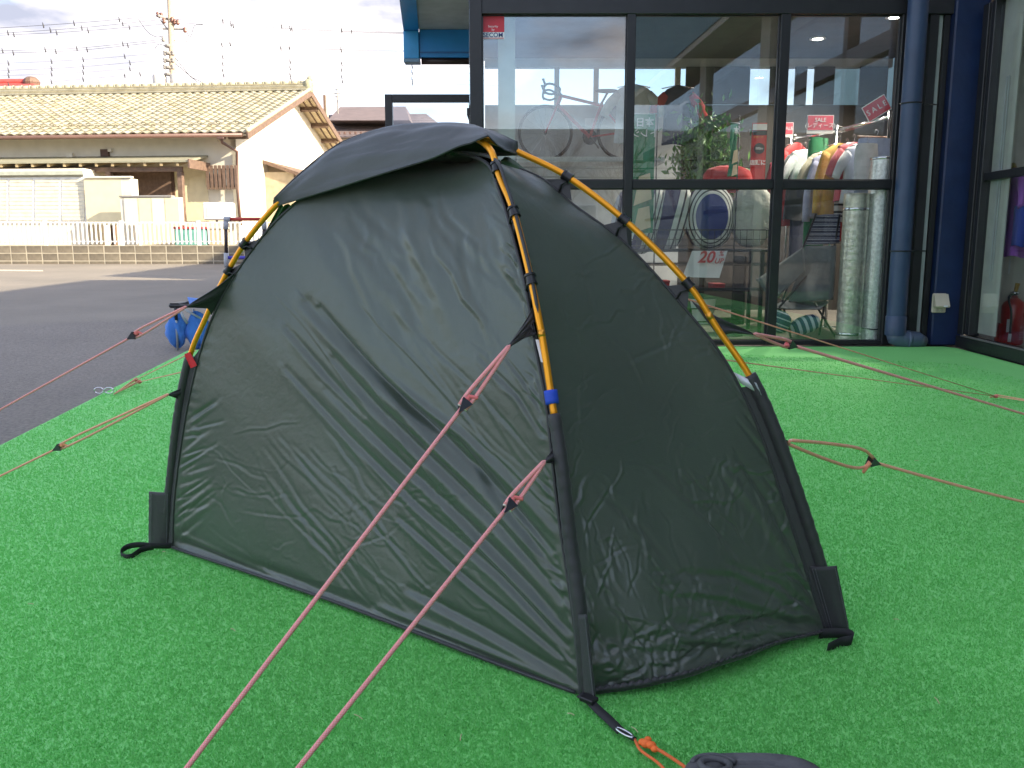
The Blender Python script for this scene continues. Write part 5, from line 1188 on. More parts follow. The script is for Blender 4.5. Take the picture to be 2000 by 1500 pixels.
banner(xf(1432, 300, 8.5), 8.5, .10, zf(345, 8.5), zf(240, 8.5), 'narrow green banner flag beside the leafy plant', ('本',), R(35), .08)
for (ua, ub) in ((1345, 1472), (1512, 1530), (1562, 1585), (1600, 1640), (1690, 1745)): wallbox((xf(ua, 160, BY1-.2), BY1-.03, zb0+.001), (xf(ub, 160, BY1-.2), BY1-.001, zb1-.001), 'display_panel', M_dkwall)
# ------------------------------------------------------------------ asphalt, terrain
def asphalt():
    m = bpy.data.materials.new('weathered asphalt'); m.use_nodes = True; t = m.node_tree; b = t.nodes['Principled BSDF']; b.inputs['Roughness'].default_value = .85
    c = N(t, 'ShaderNodeTexCoord')
    v = N(t, 'ShaderNodeTexVoronoi'); v.inputs['Scale'].default_value = 95; n = N(t, 'ShaderNodeTexNoise'); n.inputs['Scale'].default_value = .35; n.inputs['Detail'].default_value = 8; n.inputs['Roughness'].default_value = .6
    n3 = N(t, 'ShaderNodeTexNoise'); n3.inputs['Scale'].default_value = 45; n3.inputs['Detail'].default_value = 4
    for q in (v, n, n3): t.links.new(c.outputs['Object'], q.inputs['Vector'])
    r = N(t, 'ShaderNodeValToRGB'); r.color_ramp.elements[0].position = .25; r.color_ramp.elements[1].position = .75; r.color_ramp.elements[0].color = (.125, .110, .096, 1); r.color_ramp.elements[1].color = (.33, .295, .255, 1)
    r.color_ramp.interpolation = 'B_SPLINE'; t.links.new(n3.outputs[0], r.inputs[0])
    # paler, warmer tone farther out: two tones meeting in a slanting line
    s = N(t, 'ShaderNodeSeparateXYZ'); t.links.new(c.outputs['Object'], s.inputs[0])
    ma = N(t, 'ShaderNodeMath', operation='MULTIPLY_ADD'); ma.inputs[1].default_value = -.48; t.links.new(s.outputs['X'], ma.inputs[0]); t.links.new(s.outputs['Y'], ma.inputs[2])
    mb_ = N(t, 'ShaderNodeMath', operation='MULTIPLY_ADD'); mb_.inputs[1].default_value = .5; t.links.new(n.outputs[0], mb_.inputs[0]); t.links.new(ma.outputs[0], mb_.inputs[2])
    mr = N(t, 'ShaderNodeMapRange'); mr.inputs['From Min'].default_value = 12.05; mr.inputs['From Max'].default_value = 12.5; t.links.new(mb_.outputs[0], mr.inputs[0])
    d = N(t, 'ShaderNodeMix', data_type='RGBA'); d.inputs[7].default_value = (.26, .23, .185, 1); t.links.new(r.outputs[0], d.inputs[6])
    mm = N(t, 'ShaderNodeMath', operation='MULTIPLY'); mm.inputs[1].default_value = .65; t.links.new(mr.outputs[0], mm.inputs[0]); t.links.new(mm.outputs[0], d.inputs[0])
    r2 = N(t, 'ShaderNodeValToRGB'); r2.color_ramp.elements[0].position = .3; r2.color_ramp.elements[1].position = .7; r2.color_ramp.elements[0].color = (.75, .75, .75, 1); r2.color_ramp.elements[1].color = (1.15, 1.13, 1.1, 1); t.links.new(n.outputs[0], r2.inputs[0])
    x = N(t, 'ShaderNodeMix', data_type='RGBA', blend_type='MULTIPLY'); x.inputs[0].default_value = 1; t.links.new(d.outputs[2], x.inputs[6]); t.links.new(r2.outputs[0], x.inputs[7]); t.links.new(x.outputs[2], b.inputs['Base Color'])
    bp = N(t, 'ShaderNodeBump'); bp.inputs['Strength'].default_value = .9; bp.inputs['Distance'].default_value = .008; t.links.new(v.outputs[0], bp.inputs['Height']); t.links.new(bp.outputs[0], b.inputs['Normal'])
    return m
WY = 22.4; zW = P(300, 515.5, WY).z
def gz(y): return -.04 if y < 7 else -.04+(zW+.04)*min(1, (y-7)/(WY-7))
ys = [-400, -30, 0, 7, 10, 13, 16, 19, WY, 40, 120, 900]
G = [[Vector((x, y, gz(y))) for x in (-900, -60, -20, -8, -2, 3, 12, 60, 900)] for y in ys]
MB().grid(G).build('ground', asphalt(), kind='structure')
# parking line
M_line = mat('worn white road paint', (.50, .45, .34), .8, var=.25, scale=20)
a_, b_ = (-13.2, 19.1), (-8.2, 19.45)
def gp(u, v):
    d_ = ray(u, v); y = 18.
    for _ in range(30): y = (gz(y)-CH)/ (d_.z/d_.y)
    return CAMP+d_*(y/d_.y)
q = [gp(-60, 526.5), gp(84, 528), gp(84, 530.2), gp(-60, 528.6)]
props(MB().add([v+Vector((0, 0, .006)) for v in q]+[v+Vector((0, 0, -.01)) for v in q], [(0, 1, 2, 3), (4, 5, 6, 7), (0, 1, 5, 4), (2, 3, 7, 6), (1, 2, 6, 5), (0, 3, 7, 4)]).build('road_marking', M_line), kind='structure')

# block wall
def blockmat(nm, c1, c2): return mat(nm, c1, .92, col2=c2, scale=5, bump=.6, bscale=70)
BM = [blockmat('weathered concrete block', (.10, .085, .065), (.20, .17, .125)), blockmat('darker concrete block', (.09, .075, .06), (.18, .155, .115)), blockmat('paler concrete block', (.115, .097, .073), (.22, .19, .14))]
bw = thing('block_wall', 'low weathered concrete block wall between the asphalt and the house yard', 'wall', (-8, WY, zW))
ztop = P(300, 478.5, WY).z; bh = (ztop-zW)/2.45; BL = .395
meshes = {}
for row in range(3):
    z1 = ztop-row*bh; z0 = z1-bh
    for i in range(34):
        x0 = -13.9+i*BL; k = (i*7+row*5) % 3; key = k
        if key not in meshes:
            o = MB().bbox((0, -.05, 0), (BL-.022, .10, bh-.020), .006).build('block', BM[k], bw, local=True); meshes[key] = o.data
        else: o = bpy.data.objects.new('block', meshes[key]); COL.objects.link(o); o.parent = bw
        o.location = Vector((x0, WY+random.uniform(0, .004), z0))-Vector(bw.location)
MB().box((-13.95, WY-.044, zW-.2), (-.4, WY+.09, ztop-.006)).build('mortar', mat('pale mortar', (.40, .36, .28), .95), bw)
# yard fence
M_al = mat('white aluminium', (.74, .74, .72), .4)
fe = thing('picket_fence', 'low white aluminium picket fence on top of the block wall', 'fence', (-8, WY, ztop))
fz0, fz1 = ztop+.02, P(300, 433.5, WY).z
MB().bbox((-13.9, WY+.01, fz1-.03), (-.4, WY+.05, fz1), .003).build('fence_rail', M_al, fe); MB().bbox((-13.9, WY+.01, fz0+.05), (-.4, WY+.05, fz0+.085), .003).build('fence_rail', M_al, fe)
pk = None
x = -13.85
while x < -.6:
    if pk is None: o = MB().bbox((-.018, -.012, 0), (.018, .012, fz1-fz0-.01), .002).build('picket', M_al, fe, local=True); pk = o.data
    else: o = bpy.data.objects.new('picket', pk); COL.objects.link(o); o.parent = fe
    o.location = Vector((x, WY-.006, fz0))-Vector(fe.location); x += .114
for u in (-60, 88, 237, 388, 540, 700): 
    xx = P(u, 450, WY).x; MB().bbox((xx-.04, WY-.03, ztop-.02), (xx+.04, WY+.06, fz1+.03), .004).build('fence_post', M_al, fe)

# ------------------------------------------------------------------ house (built square, turned slightly)
HY = 24.9; HC = P(468, 430, HY); HX, HZ0 = HC.x, ztop-.02
HR = R(-5.6); PITCH = .365
house = thing('tiled_house', 'single storey cream house with a sunlit yellow grey tiled roof behind the fence', 'house', (HX, HY, 0), HR)
# local frame: x to the right (0 at the front right corner), y to the back, z up
M_cw = mat('cream stucco', (.68, .64, .53), .9, var=.06, scale=3, bump=.2, bscale=60); M_yw = mat('yellow cream stucco', (.70, .63, .42), .9, var=.05, bump=.2, bscale=60)
M_wood = mat('weathered brown timber', (.11, .07, .05), .7, col2=(.19, .125, .09), scale=12); M_dwood = mat('dark door timber', (.06, .03, .018), .6, col2=(.10, .05, .03), scale=20)
M_cop = mat('brown gutter metal', (.13, .075, .06), .4)
ez = P(468, 262, HY-.7).z                      # eave height
RD = 4.7; OV = .75; GO = .62                    # half depth of the gable, eave overhang, gable overhang
zr = ez+PITCH*(RD+OV)                             # ridge height
wt_ = ez+PITCH*OV-.10
hl = 16.
MB().box((-hl, 0, HZ0-.5), (-.001, .12, wt_)).build('front_wall', M_cw, house, local=True)
zpk = wt_+PITCH*RD
MB().prism([(0, 0, HZ0-.5), (0, 2*RD, HZ0-.5), (0, 2*RD, wt_), (0, RD, zpk), (0, 0, wt_)], (-.15, 0, 0)).build('gable_wall', M_cw, house, local=True)
MB().box((-hl, 2*RD-.12, HZ0-.5), (-.151, 2*RD, wt_)).build('rear_wall', M_cw, house, local=True)
sl_ = math.atan(PITCH); cs, sn = math.cos(sl_), math.sin(sl_)
Lr = (RD+OV)/cs
RW = hl+GO
# roof decks
for s_ in (0, 1):
    def rp_(x, t, h): # t metres up the slope from the eave, h above the deck
        y = -OV+t*cs-h*sn; z = ez+t*sn+h*cs
        return Vector((x, y if s_ == 0 else 2*RD-y, z))
    MB().hexa([rp_(-hl, 0, -.06), rp_(GO, 0, -.06), rp_(GO, Lr, -.06), rp_(-hl, Lr, -.06), rp_(-hl, 0, .0), rp_(GO, 0, .0), rp_(GO, Lr, .0), rp_(-hl, Lr, .0)]).build('roof_deck', mat('pale soffit board', (.50, .42, .28), .8) if s_ == 0 else bpy.data.materials['pale soffit board'], house, local=True)
    MB().hexa([rp_(GO+.002, -.03, -.14), rp_(GO+.05, -.03, -.14), rp_(GO+.05, Lr, -.14), rp_(GO+.002, Lr, -.14), rp_(GO+.002, -.03, .05), rp_(GO+.05, -.03, .05), rp_(GO+.05, Lr, .05), rp_(GO+.002, Lr, .05)]).build('barge_board', M_wood, house, local=True)
    for t in (.2, 1.35, 2.5, 3.65, 4.8, 5.6):
        MB().hexa([rp_(.001, t, -.19), rp_(GO-.03, t, -.19), rp_(GO-.03, t+.12, -.19), rp_(.001, t+.12, -.19), rp_(.001, t, -.061), rp_(GO-.03, t, -.061), rp_(GO-.03, t+.12, -.061), rp_(.001, t+.12, -.061)]).build('purlin', M_wood, house, local=True)
    for x in (.2, .42):
        MB().hexa([rp_(x, .0, -.10), rp_(x+.035, .0, -.10), rp_(x+.035, Lr, -.10), rp_(x, Lr, -.10), rp_(x, .0, -.0612), rp_(x+.035, .0, -.0612), rp_(x+.035, Lr, -.0612), rp_(x, Lr, -.0612)]).build('rafter', M_wood, house, local=True)
# tiles
TMs = [mat('aged grey ochre roof tile', (.25, .235, .17), .75, col2=(.38, .355, .27), scale=4, bump=.3, bscale=40), mat('darker roof tile', (.23, .20, .13), .78, col2=(.34, .31, .20), scale=4), mat('paler roof tile', (.33, .30, .20), .72, col2=(.46, .42, .30), scale=4)]
TW, nrow = .272, 19; TL = (Lr-.15)/nrow
prof = [(0, .004), (.05, .030), (.10, .040), (.15, .028), (.19, .006), (.23, -.004), (.272, .012)]
def tile_verts(x0, t0, s_=0, lift=.035):
    out = []
    for (t, h) in ((t0-.015, lift+.018), (t0+TL+.02, lift-.014)):
        for (px_, pz) in prof:
            y = -OV+t*cs-(h+pz)*sn; z = ez+t*sn+(h+pz)*cs; out.append(Vector((x0+px_, y if s_ == 0 else 2*RD-y, z)))
    n = len(prof)
    for (px_, pz) in prof:          # butt end thickness
        t, h = t0-.015, lift-.006; y = -OV+t*cs-(h+pz)*sn; z = ez+t*sn+(h+pz)*cs; out.append(Vector((x0+px_, y if s_ == 0 else 2*RD-y, z)))
    fs = [(i, i+1, n+i+1, n+i) for i in range(n-1)]+[(2*n+i, 2*n+i+1, i+1, i) for i in range(n-1)]
    return out, fs
ncol = int((hl+GO)/TW); tmesh = []
for k in range(3):
    mb = MB(); v_, f_ = tile_verts(0, 0); mb.add(v_, f_); o = mb.build('tile', TMs[k], house, local=True); o.data.shade_flat(); tmesh.append(o.data); bpy.data.objects.remove(o)
rest = [MB(), MB(), MB()]; cnt = 0
for r_ in range(nrow):
    off = 0
    for c in range(ncol):
        x0 = GO-.01-(c+1)*TW; k = random.choice([0, 0, 0, 1, 2]); t0 = r_*TL
        vis = c < 45
        if vis and cnt < 300 and r_ < 8 and c < 38:
            o = bpy.data.objects.new('tile', tmesh[k]); COL.objects.link(o); o.parent = house; o.location = (x0, t0*cs, t0*sn+random.uniform(0, .006)); cnt += 1
        else:
            v_, f_ = tile_verts(x0, t0); jz = random.uniform(0, .006); rest[k].add([p+Vector((0, 0, jz)) for p in v_], f_)
for k in range(3): rest[k].build('roof_tiles', TMs[k], house, local=True, kind='stuff')
mb = MB()
for r_ in range(0, nrow):
    for c in range(3): v_, f_ = tile_verts(GO-.01-(c+1)*TW, r_*TL, 1); mb.add(v_, f_)
mb.build('roof_tiles', TMs[0], house, local=True, kind='stuff')
# snow stops: small loops on every other column of the third row
mb = MB()
for c in range(0, 40, 2):
    x0 = GO-.01-(c+.6)*TW
    for t in (2.25*TL, 3.1*TL):
        cc = [Vector((x0+.06*math.cos(a), -OV+t*cs-(.10+.03*math.sin(a))*sn-.02, ez+t*sn+(.10+.03*math.sin(a))*cs)) for a in np.linspace(0, 2*math.pi, 8, endpoint=False)]; mb.tube(cc, .011, 4, closed=True); x0 += .14
mb.build('snow_guards', mat('dull snow guard', (.14, .12, .07), .7), house, local=True, kind='stuff')
# verge tiles along the gable and the ridge stack
mb = MB(); mb.tube([Vector((GO+.03, -OV+t*cs-.05*sn, ez+t*sn+.075)) for t in np.linspace(-.02, Lr, 40)], [.055+.006*(i % 2) for i in range(40)], 8); mb.build('verge_tiles', TMs[2], house, True, local=True)
for j, (w, z0, z1) in enumerate(((.22, .0, .06), (.19, .061, .12), (.16, .121, .18), (.14, .181, .23))):
    MB().bbox((-hl, RD-w, zr+z0), (GO-.02, RD+w, zr+z1), .012).build('ridge_course', TMs[1 if j % 2 else 0], house, local=True)
rc = None
for i in range(int((hl+GO)/.30)):
    x0 = GO-.05-(i+1)*.30
    if rc is None:
        mb = MB(); mb.tube([(0, 0, 0), (.285, 0, 0)], .085, 10); mb.tube([(.0, 0, .004), (.03, 0, .004)], .097, 10); o = mb.build('ridge_tile', TMs[2], house, True, local=True); rc = o.data
    else: o = bpy.data.objects.new('ridge_tile', rc); COL.objects.link(o); o.parent = house
    o.location = (x0, RD, zr+.25)
mb = MB(); mb.blob((GO-.02, RD, zr+.16), (.13, .20, .22), 14, 8, .7); mb.blob((GO+.02, RD, zr+.38), (.10, .12, .10), 12, 8); mb.blob((GO+.06, RD, zr+.22), (.08, .12, .10), 12, 6)
mb.build('ridge_end_ornament', mat('mossy ornament tile', (.30, .28, .17), .85, col2=(.42, .40, .28), scale=14, bump=.7, bscale=30), house, True, local=True)
# gutter and downpipe
MB().tube([(-hl, -OV-.05, ez-.035), (GO-.1, -OV-.05, ez-.035)], .055, 10).build('gutter', M_cop, house, True, local=True)
def HL(u, v, yl=0.0):      # local point on a plane y=yl of the house frame
    n_ = Vector((-math.sin(HR), math.cos(HR), 0)); p0 = Vector((HX, HY, 0))+n_*yl; q_ = PP(u, v, p0, n_)-Vector((HX, HY, 0))
    return Matrix.Rotation(-HR, 4, 'Z') @ q_
d0, d1, d2, d3, d4 = HL(432, 268, -OV), HL(434, 278, -.6), HL(463, 296, -.1), HL(464, 372, -.1), HL(470, 440, -.1)
o = MB().tube([d0, d1, d2, d3, d4], .042, 8).build('downpipe', M_cop, house, True, local=True); MB().bbox(tuple(d0-Vector((.1, .08, .05))), tuple(d0+Vector((.1, .08, .09))), .01).build('gutter_box', M_cop, o, local=True)
def hq(u0, v0, u1, v1, yl, th, name, m, b=.0, parent=house, **k):
    """box on the house plane y=yl covering photo pixels, th thick toward the viewer"""
    p_, q_ = HL(u0, v1, yl), HL(u1, v0, yl); mb = MB(); (mb.bbox((p_.x, yl-th, p_.z), (q_.x, yl, q_.z), b) if b else mb.box((p_.x, yl-th, p_.z), (q_.x, yl, q_.z)))
    return mb.build(name, m, parent, local=True, **k)
# barred window
w_ = hq(407, 329, 461, 366, -.001, .05, 'window', M_wood); 
M_dg = mat('dark window glass', (.22, .24, .26), .12, spec=.9)
hq(410, 332, 432, 363, -.0515, .006, 'pane', M_dg, parent=w_); hq(436, 332, 458, 363, -.0515, .006, 'pane', M_dg, parent=w_)
for i in range(8): u = 405+i*7.9; hq(u, 323, u+2.8, 370, -.20, .04, 'window_bar', M_wood, parent=w_)
for v in (330, 362): hq(404, v, 463, v+2.4, -.16, .03, 'bar_rail', M_wood, parent=w_)
# small vents and light box
for (u0, v0, u1, v1, m, nm) in ((133, 299, 145, 308, M_cw, 'vent_hood'), (200, 292, 214, 306, M_dwood, 'vent_opening'), (214, 291, 221, 297, M_cw, 'wall_box'), (420, 270, 426, 277, M_cw, 'wall_box'), (145, 306, 235, 308.5, M_dwood, 'conduit')): hq(u0, v0, u1, v1, -.001, .10, nm, m, .004)
# lean-to canopy over the entrance
CYL = -1.25
zc0 = HL(200, 318, CYL).z; zc1 = HL(200, 309, -.01).z; xr = HL(407, 312, 0).x; xl = -hl+2
MB().hexa([(xl, CYL, zc0), (xr, CYL, zc0), (xr, -.002, zc1), (xl, -.002, zc1), (xl, CYL, zc0+.05), (xr, CYL, zc0+.05), (xr, -.002, zc1+.05), (xl, -.002, zc1+.05)]).build('canopy_roof', mat('grey green canopy sheet', (.28, .27, .19), .7), house, local=True)
MB().bbox((xr-.001, CYL-.02, zc0-.16), (xr+.05, -.002, zc0+.08), .004).build('canopy_end_board', M_wood, house, local=True)
x = xr-.35
while x > -9.2: MB().hexa([(x, CYL+.03, zc0-.09), (x+.07, CYL+.03, zc0-.09), (x+.07, -.01, zc1-.09), (x, -.01, zc1-.09), (x, CYL+.03, zc0-.002), (x+.07, CYL+.03, zc0-.002), (x+.07, -.01, zc1-.002), (x, -.01, zc1-.002)]).build('canopy_rafter', mat('pale rafter', (.40, .31, .17), .8) if 'pale rafter' not in bpy.data.materials else bpy.data.materials['pale rafter'], house, local=True); x -= .455
MB().box((xl, CYL+.25, zc0-.22), (xr-.3, CYL+.33, zc0-.095)).build('canopy_beam', M_wood, house, local=True)
for u in (217, 356): 
    p_ = HL(u, 400, CYL+.29); MB().bbox((p_.x-.07, CYL+.22, HZ0), (p_.x+.07, CYL+.36, zc0-.221), .01).build('canopy_post', M_wood, house, local=True)
# entrance: dark latticed door
dr = hq(222, 327, 340, 425, -.001, .06, 'door', M_dwood)
for i in range(15): u = 228+i*7.4; hq(u, 331, u+1.6, 424, -.0612, .03, 'door_bar', M_wood, parent=dr)
for i in range(4): u = 315+(i % 2)*7; v = 333+(i//2)*14; hq(u, v, u+5, v+9, -.0612, .012, 'door_light', M_dg, parent=dr)
hq(342, 326, 404, 432, -.0015, .012, 'wall_panel', M_yw)
# shutter box and panels at the left (projecting store)
YS = -1.55
gb = hq(-160, 334, 168, 345, YS-.03, .14, 'shutter_box', mat('grey green box', (.42, .44, .36), .6), .01)
hq(-160, 346, 170, 434, YS, .9 if False else .06, 'shutter_frame', M_al)
MB().box(tuple(Vector((HL(-160, 440, YS).x, YS+.001, HZ0))), tuple(Vector((HL(170, 440, YS).x, -.002, HL(0, 330, YS).z)))).build('store_wall', M_cw, house, local=True)
M_sh = mat('ivory shutter slat', (.70, .66, .52), .6)
for (u0, u1) in ((-60, 14), (20, 64), (70, 116), (122, 165)):
    n = 11
    for i in range(n): v0 = 350+i*7.4; hq(u0, v0, u1, v0+6.6, YS-.061, .02, 'shutter_slat', M_sh)
# yellow gate wall and panelled low wall
hq(173, 348, 240, 440, YS-.08, .08, 'porch_wall', M_yw, .01); hq(171, 344.5, 261, 349, YS-.06, .14, 'wall_cap', M_cw, .01)
p_ = HL(240, 440, YS-.08); q_ = HL(258, 349, YS-.08); MB().box((p_.x+.001, YS-.155, HZ0), (q_.x, YS+.2, q_.z)).build('porch_pier', M_cw, house, local=True)
hq(244, 386, 357, 440, YS-.45, .15, 'screen_wall', M_cw, .004); hq(240, 382, 342, 386, YS-.43, .2, 'wall_cap', M_con, .006)
for i in range(4): u = 246+i*26; hq(u, 387.5, u+24.6, 440, YS-.602, .02, 'wall_panel', M_yw if i % 2 else M_cw)
# side porch on the gable
def GL(u, v): # local point on gable plane x=0
    n_ = Vector((math.cos(HR), math.sin(HR), 0)); q2 = PP(u, v, (HX, HY, 0), n_)-Vector((HX, HY, 0)); return Matrix.Rotation(-HR, 4, 'Z') @ q2
g0, g1 = GL(512, 312), GL(598, 360); y0 = g0.y; y1 = y0+4.2; z0 = g0.z
MB().hexa([(.002, y0, z0-.10), (1.3, y0, z0-.55), (1.3, y1, z0-.55), (.002, y1, z0-.10), (.002, y0, z0), (1.3, y0, z0-.45), (1.3, y1, z0-.45), (.002, y1, z0)]).build('side_porch_roof', M_wood, house, local=True)
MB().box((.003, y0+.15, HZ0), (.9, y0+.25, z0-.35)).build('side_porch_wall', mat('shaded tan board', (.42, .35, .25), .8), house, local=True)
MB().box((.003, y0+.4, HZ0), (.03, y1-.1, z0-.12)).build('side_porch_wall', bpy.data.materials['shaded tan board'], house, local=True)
MB().box((.9, y0+.15, z0-.62), (1.25, y0+.25, z0-.50)).build('porch_beam', M_wood, house, local=True)
# yard clutter in front of the house
def yard(u0, v0, u1, v1, Y): p_, q_ = P(u0, v1, Y), P(u1, v0, Y); return p_, q_
p_, q_ = yard(402, 396, 455, 430, 24.0); ac = thing('gas_heater', 'white wall boiler box beneath the barred window of the house', 'boiler', (p_.x, 24.0, p_.z)); MB().bbox((p_.x, 23.8, p_.z), (q_.x, 24.2, q_.z), .03).build('casing', M_white, ac); MB().bbox((p_.x+.1, 23.79, p_.z+.08), (p_.x+.35, 23.799, q_.z-.12), .002).build('grille', M_cw, ac)
MB().tube([(p_.x+.3, 24, p_.z), (p_.x+.3, 24, HZ0)], .03, 8).build('supply_pipe', M_cop, ac, True)
for k, (u0, u1, c, nm) in enumerate(((346, 374, (.12, .30, .26), 'green bin with a red lid at the left behind the fence'), (376, 406, (.14, .34, .30), 'green bin with a red lid at the right behind the fence'), (412, 440, (.45, .38, .26), 'tan crate behind the fence under the white box'))):
    p_, q_ = yard(u0, 443, u1, 480, 23.1); b = thing('storage_bin', nm, 'bin', (p_.x, 23.1, p_.z)); MB().bbox((p_.x, 22.95, HZ0), (q_.x, 23.35, q_.z-.06), .02).build('bin_body', mat('bin %d' % k, c, .5), b); MB().bbox((p_.x-.02, 22.93, q_.z-.06), (q_.x+.02, 23.37, q_.z), .01).build('bin_lid', mat('bin lid %d' % k, (.5, .08, .08) if k < 2 else (.5, .45, .35), .5), b)
MB().box((-60, WY+.11, zW-.1), (-.4, HY+14, HZ0)).build('yard_ground', mat('yard soil', (.30, .25, .18), .9, bump=.4, bscale=20), kind='structure')

# ------------------------------------------------------------------ houses beyond
def roofmat(nm, c): return mat(nm, c, .8, var=.12, scale=2)
h2 = thing('far_house', 'far house with a large dark brown hipped roof right of the tiled house', 'house', tuple(P(760, 300, 46)))
Y = 46; f = lambda u, v, dy=0: P(u, v, Y+dy)
M_dr = roofmat('brown grey slate roof', (.155, .12, .115)); M_hw = mat('pale far wall', (.55, .50, .40), .9)
def gable_roof(parent, eL, eR, rL, rR, dep, m, th=.12):
    back = [Vector((q.x, q.y+dep, q.z)) for q in (eR, eL)]
    MB().add([eL, eR, rR, rL, back[1], back[0]], [(0, 1, 2, 3), (3, 2, 5, 4), (0, 3, 4), (1, 5, 2), (0, 4, 5, 1)]).build('roof', m, parent)
# lower hip and upper ridge
gable_roof(h2, f(612, 268), f(892, 268), f(636, 224, 5), f(832, 222, 5), 10, M_dr)
gable_roof(h2, f(640, 235, .8), f(800, 235, .8), f(664, 209, 5), f(792, 208, 5), 9, M_dr)
MB().box(tuple(f(800, 250, 1)), tuple(f(795, 212, 1)+Vector((0, 4, 0)))).build('gable_end', M_hw, h2) if False else None
p_, q_ = f(640, 330, .6), f(870, 268, .6); MB().box((p_.x, Y+.6, .2), (q_.x, Y+9, q_.z)).build('wall', M_hw, h2)
for i in range(9):     # slate courses, thin raised edges
    t = (i+1)/10; a1, b1 = f(612, 268).lerp(f(636, 224, 5), t), f(892, 268).lerp(f(832, 222, 5), t); MB().tube([a1+Vector((0, -.02, .0)), b1+Vector((0, -.02, .0))], .025, 4).build('slate_course', M_dr, h2)
mb = MB(); a1, b1 = f(620, 262), f(884, 262)
for i in range(26): q_ = a1.lerp(b1, i/25); mb.box((q_.x-.05, q_.y-.0, q_.z+.0), (q_.x+.05, q_.y+.1, q_.z+.12))
mb.build('snow_guards', M_cop, h2, kind='stuff')
h3 = thing('far_house', 'far house showing only its red tiled hip roof over the left end of the ridge', 'house', tuple(P(30, 300, 42)))
Y = 42; gable_roof(h3, f(-140, 196), f(112, 196), f(-60, 162, 4), f(62, 161, 4), 8, mat('red roof tile', (.36, .05, .045), .7, col2=(.50, .10, .08), scale=5)); MB().box(tuple(Vector((f(-130, 300).x, Y+.3, 0))), tuple(Vector((f(100, 300).x, Y+7.5, f(0, 197).z)))).build('wall', M_hw, h3)
MB().tube([f(-60, 161, 4), f(62, 160, 4)], .16, 8).build('ridge', mat('red ridge', (.42, .07, .06), .7), h3); MB().blob(f(62, 161, 4), (.4, .4, .3), 10, 6).build('ridge_end', M_wood, h3)
# distant low skyline so the ground does not end bare
tl = MB(); M_far = mat('far mixed tree line', (.04, .055, .03), .95, col2=(.09, .10, .06), scale=.6)
x = -190
while x < 260:
    w = random.uniform(6, 14); h = random.uniform(3, 6.0); c = Vector((x, 120+random.uniform(-6, 12), h*.3)); tl.blob(c, (w*.7, 4, h*.75), 14, 8, .8, fn=lambda q, p_, an: q*(1+.12*math.sin(an*5+x)+.1*math.sin(p_*7+x*2))); x += w*.7
tl.build('tree_line', M_far, kind='stuff')
# vertical sign post and aerial
pp = P(637, 250, 44); po = thing('sign_pylon', 'narrow brown board post rising behind the gable', 'post', (pp.x, 44, 0)); MB().bbox((pp.x-.08, 43.9, .3), (pp.x+.03, 44.1, P(637, 186, 44).z), .01).build('board', M_wood, po); MB().bbox((pp.x+.035, 43.9, .3), (pp.x+.11, 44.1, P(637, 189, 44).z), .01).build('board', M_hw, po)
aa = P(660, 222, 40); an_ = thing('tv_aerial', 'thin television aerial on the far dark roof', 'aerial', tuple(aa)); z1 = P(660, 170, 40).z
MB().tube([aa, (aa.x, aa.y, z1)], .03, 6).build('mast', M_con, an_)
for k, (dz, w) in enumerate(((.12, .25), (.28, .45), (.42, .3))): MB().tube([(aa.x-w/2, aa.y, z1-dz), (aa.x+w/2, aa.y+.2, z1-dz+.06)], .02, 5).build('element', M_con, an_)

# ------------------------------------------------------------------ utility pole and wires
UY = 40.; up = P(329, 165, UY)
ut = thing('utility_pole', 'tall concrete utility pole with crossarms and transformers behind the tiled house', 'utility pole', (up.x, UY, 0))
M_cp = mat('warm concrete pole', (.36, .30, .22), .85)
u_top = P(326, -160, UY)
MB().tube([(up.x+.03, UY, 0), (u_top.x, UY, u_top.z)], [.20, .10], 12).build('shaft', M_cp, ut, True)
U = lambda u, v, dy=0: P(u, v, UY+dy)
MB().tube([U(308, 30, -.3), U(350, 46, .5)], .05, 6).build('crossarm', M_con, ut); MB().tube([U(318, 56), U(362, 57)], .045, 6).build('crossarm', M_con, ut); MB().tube([U(314, 40), U(328, 58)], .03, 6).build('brace', M_con, ut); MB().tube([U(344, 44), U(330, 60)], .03, 6).build('brace', M_con, ut)
M_ins = mat('brown insulator', (.16, .07, .05), .4); M_wht = mat('white insulator', (.7, .7, .68), .4)
for (u, v) in ((308, 28), (315, 29), (320, 40), (336, 38), (341, 42), (347, 43), (319, 76), (361, 58), (322, 103), (322, 117), (322, 130), (338, 103), (338, 117), (338, 130)): 
    c = U(u, v, -.1); MB().lathe([(.04, -.12), (.09, -.06), (.05, -.02), (.09, .04), (.03, .10)], c, 8).build('insulator', M_ins if v < 60 else M_con, ut, True)
for u in (312, 346): c = U(u, 159); MB().lathe([(.28, -.45), (.30, -.4), (.30, .22), (.26, .28), (.1, .30)], c, 14).build('transformer', mat('pale transformer paint', (.55, .52, .48), .5) if 'pale transformer paint' not in bpy.data.materials else bpy.data.materials['pale transformer paint'], ut, True)
for v in (90, 104, 118, 132, 145): c = U(329.5, v); MB().lathe([(.175, -.05), (.19, 0), (.175, .05)], c, 12).build('band', M_con, ut)
mb = MB(); mb.tube(spline([U(270, 37), U(288, 62), U(305, 72), U(318, 70)], 16), .012, 4).tube(spline([U(362, 58), U(372, 72), U(380, 50), U(396, 48)], 14), .012, 4).tube([U(362, 60), U(370, 110), U(376, 165)], .012, 4).tube([U(338, 108), U(372, 150), U(400, 163)], .014, 4).tube([U(340, 122), U(385, 160)], .014, 4).tube(spline([U(302, 96), U(310, 86), U(322, 90)], 8), .012, 4)
mb.build('drop_wires', M_blkplastic, ut, kind='stuff')
